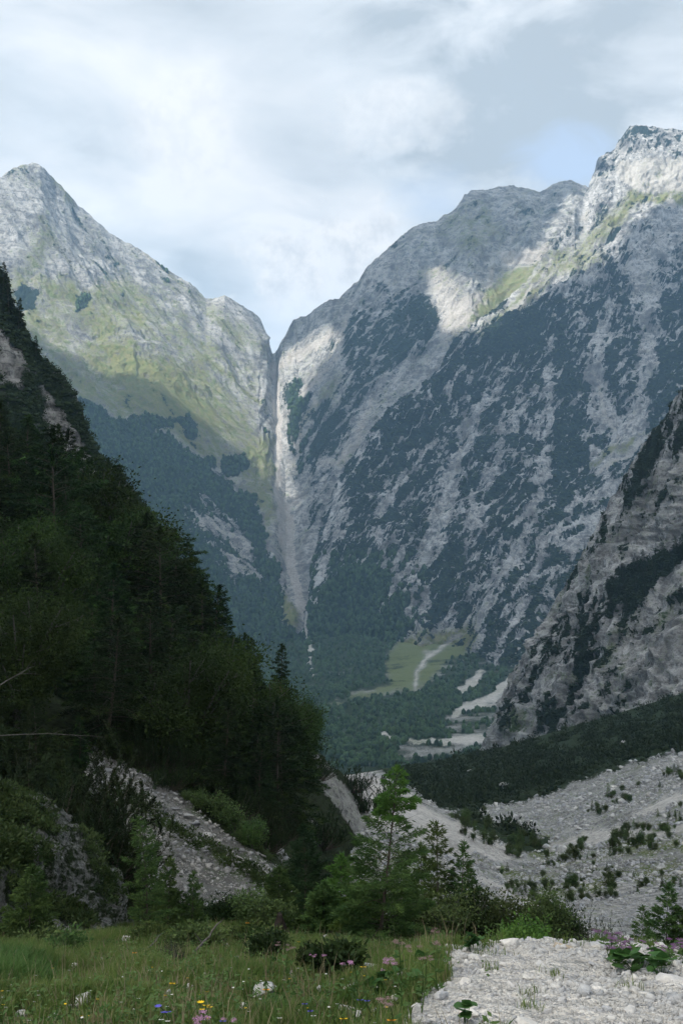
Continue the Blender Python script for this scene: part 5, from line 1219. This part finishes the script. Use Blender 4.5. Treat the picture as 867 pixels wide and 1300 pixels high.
for px, py, kind, lab, s in [(447, 1222, 'pink', 'pink flower head standing left of the grey boulder', .9), (492, 1222, 'pink', 'bright pink flower head beside the gravel edge', 1.), (397, 1214, 'pink', 'pair of small pink blooms over the grey green herb', .6), (410, 1213, 'pink', 'small pink bloom right of the pair over the herb', .6),
    (266, 1290, 'pink', 'large pink flower head at the bottom of the meadow', 1.), (292, 1298, 'pink', 'pink flower head right of the large one at the bottom', .7), (252, 1298, 'pink', 'pink flower head left of the large one at the bottom', .6), (486, 1232, 'pink', 'tiny pink bloom below the bright pink head', .4),
    (505, 1198, 'dusk', 'faded pink flower heads in front of the slender larch', 1.), (525, 1203, 'dusk', 'faded pink head left of the gravel crest', 1.), (552, 1182, 'dusk', 'tall faded pink head above the gravel crest', .8), (556, 1198, 'dusk', 'faded pink head over the white gravel', .9), (540, 1218, 'dusk', 'withered pink head on the gravel margin', .9),
    (352, 1200, 'dusk', 'faded pink tuft above the stony strip', .8), (368, 1204, 'dusk', 'faded pink tuft right of the stony strip', .9), (483, 1270, 'dusk', 'brown pink withered head by the gravel corner', 1.), (494, 1278, 'dusk', 'second withered head by the gravel corner', .8),
    (255, 1273, 'yellow', 'topmost yellow flower of the small cluster', 1.), (262, 1277, 'yellow', 'right yellow flower of the small cluster', 1.), (266, 1279, 'yellow', 'rightmost low yellow flower of the small cluster', .9), (257, 1282, 'yellow', 'lowest yellow flower of the small cluster', .8), (219, 1249, 'yellow', 'yellow flower by the dark pine seedlings', 1.), (338, 1257, 'orange', 'orange yellow flower over the flat grey rock', 1.1),
    (314, 1172, 'orange', 'orange flower at the toe of the small scree', 1.1), (171, 1210, 'orange', 'orange flower at the foot of the leaning larch', 1.), (461, 1228, 'yellow', 'yellow flower in front of the grey boulder', 1.), (379, 1196, 'yellow', 'yellow flower right of the tree stump', .8), (393, 1203, 'yellow', 'yellow flower above the pink blooms', .7), (497, 1296, 'orange', 'orange flower at the bottom by the gravel', 1.1), (436, 1294, 'yellow', 'yellow flower below the rounded grey rock', 1.),
    (201, 1278, 'blue', 'blue flower left in the near meadow', 1.), (209, 1286, 'blue', 'blue flower just right of the left one', 1.), (213, 1285, 'blue', 'deep blue flower next to its twin', 1.), (387, 1275, 'blue', 'blue flower right of the flat grey rock', .9), (394, 1284, 'blue', 'second blue flower right of the flat grey rock', .9), (283, 1297, 'blue', 'dark blue flower between the pink heads', .9), (457, 1270, 'blue', 'violet blue flower near the gravel corner', 1.), (466, 1271, 'blue', 'pale blue flower near the gravel corner', .9),
    (205, 1295, 'white', 'tiny white flower at the bottom of the meadow', .7), (213, 1297, 'white', 'second tiny white flower at the bottom of the meadow', .7), (398, 1290, 'white', 'tiny white flower right of the blue ones', .7), (355, 1293, 'white', 'tiny white flower below the flat rock', .7), (176, 1268, 'white', 'tiny white flower in the long grass', .6)]:
    flower(px, py, kind, lab, s)
rf = random.Random(2)
for i in range(20):
    flower(rf.uniform(755, 800), rf.uniform(1182, 1205), 'purple', 'dull purple flower head in the drift right of the long pale block', .6, 'purple heads in the drift on the gravel edge')
for i in range(16):
    flower(rf.uniform(805, 870), rf.uniform(1190, 1208), 'purple', 'dusty pink flower head at the right edge of the gravel', .6, 'dusty heads at the right edge of the gravel')
for i in range(70):
    x, y = rf.uniform(-5, 510), rf.uniform(1225, 1299)
    flower(x, y, 'white' if i % 3 else 'yellow', 'tiny pale seed head standing in the meadow grass', .5, 'tiny pale heads in the meadow grass')

# ---- butterbur-like leafy plant on the gravel
def leafy(px, py, n, r, label):
    b = pick(px, py, ['ground']); rng = np.random.default_rng(int(px)); e_ = empty('leafy_plant', b[2]); tag(e_, label, 'plant')
    S_ = Acc()
    for i in range(n):
        a = rng.random() * 6.28; q = r * math.sqrt(rng.random()); c = np.array([math.cos(a) * q, math.sin(a) * q * .7, rng.uniform(.03, .10)]); R = rng.uniform(.022, .05)
        k = 9; an = np.arange(k) / k * 6.28; rr_ = R * (1 + .12 * np.sin(an * 4)) ; rr_[0] = R * .35
        tl = rng.normal(size=2) * .35; rot = rng.random() * 6.28
        V = np.stack([np.cos(an + rot) * rr_, np.sin(an + rot) * rr_, 0 * an], -1); V[:, 2] = V[:, 0] * tl[0] + V[:, 1] * (tl[1] - .35) + .15 * R; V = np.concatenate([[[0, 0, 0]], V]) + c
        F = np.array([[0, 1 + j, 1 + (j + 1) % k] for j in range(k)]); o = link('leaf', mesh('leaf', V, F, M_HERBD)); o.parent = e_
        S_.add(*tube(np.stack([np.array([c[0] * .4, c[1] * .4, 0]), c]), [.002, .0015], 3))
    fpart('stem', S_.get(), M_HERBD, e_)
M_HERBD = grass_mat('broad_leaves', (.030, .085, .022), (.050, .12, .03), (.07, .14, .04))
leafy(812, 1232, 26, .15, 'broad leaved green plant growing in the gravel at right'); leafy(838, 1238, 9, .08, 'small broad leaved offshoot right of the green plant on the gravel')
leafy(500, 1262, 22, .16, 'broad leaved green herb spilling onto the left edge of the gravel'); leafy(535, 1240, 16, .14, 'leafy green clump on the gravel margin below the slender larch'); leafy(600, 1208, 9, .07, 'tiny green rosette on the upper gravel')
leafy(590, 1300, 6, .03, 'single green sprout in the near gravel')

# ---- dead branch, stump, fallen twigs
def stick(name, pts, r0, label, cat, mat, br=(), seed=1):
    A_ = Acc(); pts = np.array([p_[:] for p_ in pts]); n = 10; s = np.linspace(0, 1, len(pts)); ss = np.linspace(0, 1, n)
    c = np.stack([np.interp(ss, s, pts[:, k]) for k in range(3)], -1); rng = np.random.default_rng(seed); c[1:-1] += rng.normal(size=(n - 2, 3)) * r0 * .8
    base = c[0].copy(); A_.add(*tube(c - base, r0 * (1 - ss * .75), 6))
    for (u, v, ln) in br:
        b0 = np.array([np.interp(u, ss, c[:, k]) for k in range(3)]); d = np.array(v, float); d /= np.linalg.norm(d)
        q = np.linspace(0, 1, 5)[:, None]; pth = b0 + d * ln * q + np.array([0, 0, -.15]) * ln * q * q; A_.add(*tube(pth - base, r0 * .4 * (1 - q[:, 0] * .8), 4))
    o = link(name, mesh(name, *A_.get(), mat, smooth=True)); o.location = base.tolist(); tag(o, label, cat); return o
M_DEAD = plain_mat('dead_wood', (.05, .045, .04), (.12, .11, .10), 30)
a = at(240, 8.3); b_ = Vector(P(281, 1170, 8.9).tolist()); m_ = (a + b_) / 2 + Vector((-.03, 0, -.02))
stick('dead_branch', [a, m_, b_], .016, 'bare grey dead branch leaning up out of the meadow grass', 'branch', M_DEAD, [(.75, (.6, .1, .8), .18), (.5, (-.5, .2, .7), .12)])
a = at(182, 9.4); b_ = Vector(P(206, 1185, 9.8).tolist()); stick('twig', [a, b_], .009, 'thin grey twig slanting at the foot of the leaning larch', 'twig', M_DEAD, [(.6, (.3, 0, .9), .1)])
a = at(442, 6.0); b_ = Vector(P(470, 1228, 6.3).tolist()); stick('grass_stalk', [a, b_], .004, 'dry straw coloured stalk leaning by the grey boulder', 'stalk', M_DRY)
a = Vector(P(0, 934, 17).tolist()); b_ = Vector(P(133, 936, 18).tolist()); stick('dead_branch', [a, (a + b_) / 2 + Vector((0, 0, .05)), b_], .010, 'long horizontal dead branch poking out of the dark bush above the knoll', 'branch', M_DEAD, [(.5, (.8, 0, .4), .35), (.7, (.8, .1, -.3), .25), (.3, (.6, 0, .6), .3)])
a = at(688, 12.2); b_ = Vector(P(768, 1186, 12.0).tolist()); stick('fallen_log', [Vector(P(750, 1180, 12.5).tolist()), b_ + Vector((.2, 0, -.02))], .02, 'thin grey log lying behind the tan rock', 'log', M_DEAD)
a = Vector(P(0, 870, 22).tolist()); b_ = Vector(P(42, 846, 23).tolist()); stick('dead_branch', [a, b_], .016, 'grey dead branch with side twigs at the left edge of the wood', 'branch', M_DEAD, [(.4, (.7, 0, .5), .6), (.6, (.8, 0, .1), .5), (.8, (.5, 0, .9), .4)])
def stump():
    g = at(355, 13.3); h = hfor(g, 1154); r = empty('tree_stump', g - Vector((0, 0, .05))); tag(r, 'dark upturned root stump below the small green spruce', 'tree stump')
    n, k = 12, 18; an = np.arange(k) / k * 6.28; V = []
    for i in range(n):
        s = i / (n - 1); rad = .15 * (1 - s) ** 1.3 + .03; rr_ = rad * (1 + .25 * np.sin(an * 5 + s * 2) * (1 - s) + .12 * np.sin(an * 9)); V.append(np.stack([np.cos(an) * rr_, np.sin(an) * rr_, np.full(k, s * h)], -1))
    V = np.concatenate(V + [np.array([[0, 0, h * .97]])]); i = np.arange(n * k).reshape(n, k); j = np.roll(i, -1, 1)
    F = np.stack([i[:-1], j[:-1], j[1:], i[1:]], -1).reshape(-1, 4); top = np.array([[i[-1][q], j[-1][q], n * k, n * k] for q in range(k)])
    F3 = np.concatenate([F[:, [0, 1, 2]], F[:, [0, 2, 3]], top[:, :3]]); V = V * (1 + .1 * fbm(V * 9, 3)[:, None]); o = link('trunk', mesh('trunk', V, F3, M_STUMP)); o.parent = r
    A_ = Acc(); rng = np.random.default_rng(3)
    for q in range(9):
        a_ = q * .7 + rng.normal() * .2; s = np.linspace(0, 1, 6); L = rng.uniform(.2, .38); pth = np.stack([np.cos(a_) * (.1 + L * s), np.sin(a_) * (.1 + L * s), h * .35 * (1 - s) ** 1.5 + .02], -1); A_.add(*tube(pth, .035 * (1 - s * .8), 5))
    o = link('root', mesh('root', *A_.get(), M_STUMP)); o.parent = r
M_STUMP = plain_mat('rotten_wood', (.012, .010, .008), (.035, .027, .022), 20)
stump()
print('meadow done', round(time.time() - T0, 1))
# ================================================================== SKY, SUN, HAZE
SUN_EL, SUN_AZ = math.radians(50), math.radians(-128)      # azimuth clockwise from the view direction
sd = Vector((math.sin(SUN_AZ) * math.cos(SUN_EL), math.cos(SUN_AZ) * math.cos(SUN_EL), math.sin(SUN_EL)))
sun = bpy.data.lights.new('sun', 'SUN'); sun.energy = 4.6; sun.angle = math.radians(1.0); sun.color = (1, .95, .86)
so = bpy.data.objects.new('sun', sun); COL.objects.link(so); so.rotation_euler = sd.to_track_quat('Z', 'Y').to_euler()
w = bpy.data.worlds.new('World'); scene.world = w; w.use_nodes = True
t = NT.__new__(NT); t.t = w.node_tree; t.t.nodes.clear(); t.out = t.n('ShaderNodeOutputWorld')
sky = t.n('ShaderNodeTexSky', sky_type='NISHITA'); sky.sun_disc = False; sky.sun_elevation = SUN_EL; sky.sun_rotation = SUN_AZ
tc = t.n('ShaderNodeTexCoord').outputs['Generated']
sx = t.n('ShaderNodeSeparateXYZ', {0: tc}); z = sx.outputs[2]
pl = t.n('ShaderNodeVectorMath', operation='MULTIPLY', ); t.set(pl.inputs[0], tc); pl.inputs[1].default_value = (1, 1, 2.4)
n1 = t.noise(pl.outputs[0], 3.2, 9, .52, .35)
n2 = t.noise(pl.outputs[0], 9.0, 10, .62, .5)
n3 = t.noise(pl.outputs[0], 1.4, 4, .5, .2)
def spot(px, py, rad, sy=1.0):
    c = ray(px, py)
    wv = t.n('ShaderNodeVectorMath', operation='SUBTRACT'); t.set(wv.inputs[0], tc); wv.inputs[1].default_value = c
    wv2 = t.n('ShaderNodeVectorMath', operation='MULTIPLY'); t.set(wv2.inputs[0], wv.outputs[0]); wv2.inputs[1].default_value = (1, 1, sy)
    l = t.n('ShaderNodeVectorMath', operation='LENGTH'); t.set(l.inputs[0], wv2.outputs[0])
    d = t.math('ADD', t.math('DIVIDE', l.outputs['Value'], rad / FPX), t.math('MULTIPLY', t.math('SUBTRACT', n2, .5), 2.6))
    return t.rng(d, 1.25, .35)
def cumulus(px, py, rad, sy):
    c = ray(px, py); wv = t.n('ShaderNodeVectorMath', operation='SUBTRACT'); t.set(wv.inputs[0], tc); wv.inputs[1].default_value = c
    wv2 = t.n('ShaderNodeVectorMath', operation='MULTIPLY'); t.set(wv2.inputs[0], wv.outputs[0]); wv2.inputs[1].default_value = (1, 1, sy)
    l = t.n('ShaderNodeVectorMath', operation='LENGTH'); t.set(l.inputs[0], wv2.outputs[0])
    d = t.math('ADD', t.math('DIVIDE', l.outputs['Value'], rad / FPX), t.math('MULTIPLY', t.math('SUBTRACT', n4, .5), 3.4))
    return t.rng(d, 1.1, .60)
n4 = t.noise(tc, 26.0, 10, .60, .2); n5 = t.noise(tc, 60.0, 8, .6, .1)
def sadd(*a):
    r = a[0]
    for b in a[1:]: r = t.math('ADD', r, b)
    return r
bright = sadd(t.math('MULTIPLY', t.math('SUBTRACT', n1, .5), 3.2), t.math('MULTIPLY', t.math('SUBTRACT', n2, .5), .9), .56,
  t.math('MULTIPLY', spot(270, 150, 100, 1.3), .22), t.math('MULTIPLY', spot(380, 90, 90, 1.2), .15), t.math('MULTIPLY', spot(520, 150, 80, 1.3), .2),
  t.math('MULTIPLY', spot(385, 338, 85, 1.5), .7), t.math('MULTIPLY', spot(460, 312, 70, 1.2), .6), t.math('MULTIPLY', spot(60, 60, 260, 1.), .15),
  t.math('MULTIPLY', spot(300, 365, 75, 2.0), -.45), t.math('MULTIPLY', spot(780, 70, 250, 1.3), -.38), t.math('MULTIPLY', spot(620, 140, 120, 1.2), -.25), t.math('MULTIPLY', spot(250, 280, 160, 2.), -.12))
cr = t.n('ShaderNodeValToRGB'); t.set(cr.inputs[0], bright)
e = cr.color_ramp.elements; e[0].position = 0.0; e[0].color = (.40, .455, .50, 1); e[1].position = 1.0; e[1].color = (.77, .785, .80, 1)
e2 = cr.color_ramp.elements.new(.5); e2.color = (.59, .635, .675, 1)
cm = t.math('MAXIMUM', t.math('MAXIMUM', cumulus(372, 338, 66, 1.5), cumulus(455, 318, 62, 1.3)), t.math('MULTIPLY', t.math('MAXIMUM', cumulus(240, 165, 75, 1.3), cumulus(500, 150, 80, 2.2)), .4))
ccol = t.mix(t.rng(n5, .38, .60), (.60, .625, .65), (.80, .80, .795))
crc = t.mix(t.math('MULTIPLY', cm, .85), cr.outputs[0], ccol)
cl = t.n('ShaderNodeVectorMath', operation='SCALE'); t.set(cl.inputs[0], crc); t.set(cl.inputs['Scale'], t.math('ADD', 10.0, t.math('MULTIPLY', t.rng(z, .5, 1.), 17.0)))
gap = t.math('MAXIMUM', spot(722, 212, 62, 1.6), t.math('MULTIPLY', spot(560, 255, 60, 2.0), .55))
gap = t.math('MAXIMUM', gap, t.math('MULTIPLY', t.rng(n3, .64, .74), .3))
skb = t.n('ShaderNodeVectorMath', operation='SCALE'); t.set(skb.inputs[0], sky.outputs[0]); skb.inputs['Scale'].default_value = 1.0
mx = t.mix(t.math('MULTIPLY', gap, .85), cl.outputs[0], t.n('ShaderNodeVectorMath', {0: skb.outputs[0], 1: (3.0, 3.3, 3.6)}, operation='ADD').outputs[0])
bg = t.n('ShaderNodeBackground', {'Color': mx, 'Strength': .1}); t.t.links.new(bg.outputs[0], t.out.inputs[0])

def box(name, a, b, mat):
    V = [(x, y, zz) for zz in (a[2], b[2]) for y in (a[1], b[1]) for x in (a[0], b[0])]
    F = [(0, 2, 3, 1), (4, 5, 7, 6), (0, 1, 5, 4), (2, 6, 7, 3), (0, 4, 6, 2), (1, 3, 7, 5)]
    return link(name, mesh(name, V, F, mat))
t = NT('haze'); 
pv = t.n('ShaderNodeVolumePrincipled', {'Color': (.44, .70, 1.0), 'Density': 1.0e-4, 'Anisotropy': .1})
t.t.links.new(pv.outputs[0], t.out.inputs['Volume'])
allv = np.concatenate([s['V'] for s in SHEETS.values()])
lo, hi = allv.min(0), allv.max(0)
hz = box('haze', (lo[0] - 50, lo[1] - 50, lo[2] - 1), (hi[0] + 50, hi[1] + 50, hi[2] + 15), t.m); tag(hz, kind='stuff')
print('bounds', lo, hi)

# ---- unseen cloud layer added to shade the valley; gaps cut to light some slopes
LIT = [[(-400,100),(60,190),(200,320),(330,395),(347,450),(352,470),(378,600),(396,700),(402,800),(380,800),(366,700),(345,640),(300,575),(262,548),(225,528),(203,512),(178,498),(142,474),(63,462),(20,430),(-400,380)],
       [(520,345),(560,322),(600,352),(640,330),(700,268),(745,225),(775,175),(800,130),(1200,130),(1200,262),(867,268),(820,285),(790,330),(740,352),(700,372),(660,400),(610,440),(575,455),(545,430)],
       [(348,462),(420,410),(440,420),(400,480),(380,540),(372,600),(378,700),(360,700),(350,600)]]
def shade_cloud_layer():
    cs, zc = 40., 2450.
    xs = np.arange(-6000, 3400, cs); ys = np.arange(-2500, 5200, cs)
    X, Y = np.meshgrid(xs, ys); S = X.shape
    H = np.full(S, np.nan); TX = np.full(S, -9999.); TY = np.full(S, -9999.)
    bv = [SHEETS[k]['bvh'] for k in ('mountain_range', 'main_mountain', 'rock_buttress', 'ground')]
    for i in range(S[0]):
        for j in range(S[1]):
            o = Vector((X[i, j], Y[i, j], zc)); best = None
            for b in bv:
                r = b.ray_cast(o, -sd)
                if r[0] is not None and (best is None or r[3] < best[1]): best = (r[0], r[3])
            if best is not None and best[0].y > 5: TX[i, j], TY[i, j] = proj(np.array([list(best[0])]))[0][0], proj(np.array([list(best[0])]))[1][0]
    p = np.stack([X.ravel() / 300, Y.ravel() / 300, np.zeros(X.size)], -1)
    n = fbm(p, 4, seed=3).reshape(S); big = fbm(p / 4, 3, seed=6).reshape(S)
    hit = TX > -9000
    cov = np.zeros(S)
    for L in LIT: cov = np.maximum(cov, poly_cov(TX.ravel() + 14 * n.ravel(), TY.ravel() + 14 * n.ravel(), L, 22).reshape(S))
    cov = np.maximum(cov, .46 * poly_cov(TX.ravel(), TY.ravel(), [(740,360),(820,300),(1200,280),(1200,560),(860,480),(790,560),(750,480)], 30).reshape(S))
    th = np.where(hit, 1 - 2 * cov, np.clip(.25 + 1.6 * big, -.6, .7)) + .25 * n
    q, w_ = proj(np.stack([X, Y, np.full(S, zc)], -1).reshape(-1, 3))
    el = zc / np.hypot(X, np.maximum(Y, 1)); th = np.where((Y > 0) & (el < .66), -1, th)
    th[0, :] = th[-1, :] = th[:, 0] = th[:, -1] = -1
    lump = fbm(p * 2.2, 4, seed=8).reshape(S)
    T = np.clip(th, 0, 1) ** .6
    up = zc + T * (230 + 260 * lump) + 60 * n; dn = zc - T * (90 + 90 * n) + 60 * n - 2
    keep = th > 0
    k = keep[:-1, :-1] | keep[1:, :-1] | keep[:-1, 1:] | keep[1:, 1:]
    idx = np.arange(X.size).reshape(S)
    f = np.stack([idx[:-1, :-1], idx[:-1, 1:], idx[1:, 1:], idx[1:, :-1]], -1)[k]
    V = np.concatenate([np.stack([X, Y, up], -1).reshape(-1, 3), np.stack([X, Y, dn], -1).reshape(-1, 3)])
    F = np.concatenate([f, f[:, ::-1] + X.size])
    t = NT('shade_cloud')
    d = t.n('ShaderNodeBsdfDiffuse', {'Color': (.9, .9, .9)}); tr = t.n('ShaderNodeBsdfTranslucent', {'Color': (.9, .9, .9)})
    m = t.n('ShaderNodeMixShader', {0: .5, 1: d.outputs[0], 2: tr.outputs[0]})
    o = link('shade_cloud_layer', mesh('shade_cloud_layer', V, F, t.done(m), smooth=True)); tag(o, 'unseen cloud layer added to shade the valley, with gaps for sunlit slopes', 'clouds', kind='stuff')
shade_cloud_layer()

scene.view_settings.view_transform = 'Standard'; scene.view_settings.look = 'None'; scene.view_settings.gamma = 1; scene.view_settings.exposure = .62
scene.render.engine = 'CYCLES'
c = scene.cycles; c.use_denoising = True; c.denoising_prefilter = 'ACCURATE'; c.max_bounces = 5; c.diffuse_bounces = 3; c.glossy_bounces = 1; c.transmission_bounces = 2; c.volume_bounces = 1; c.transparent_max_bounces = 8
c.use_adaptive_sampling = True; c.adaptive_threshold = .01; c.caustics_reflective = False; c.caustics_refractive = False
print('script time', round(time.time() - T0, 1))
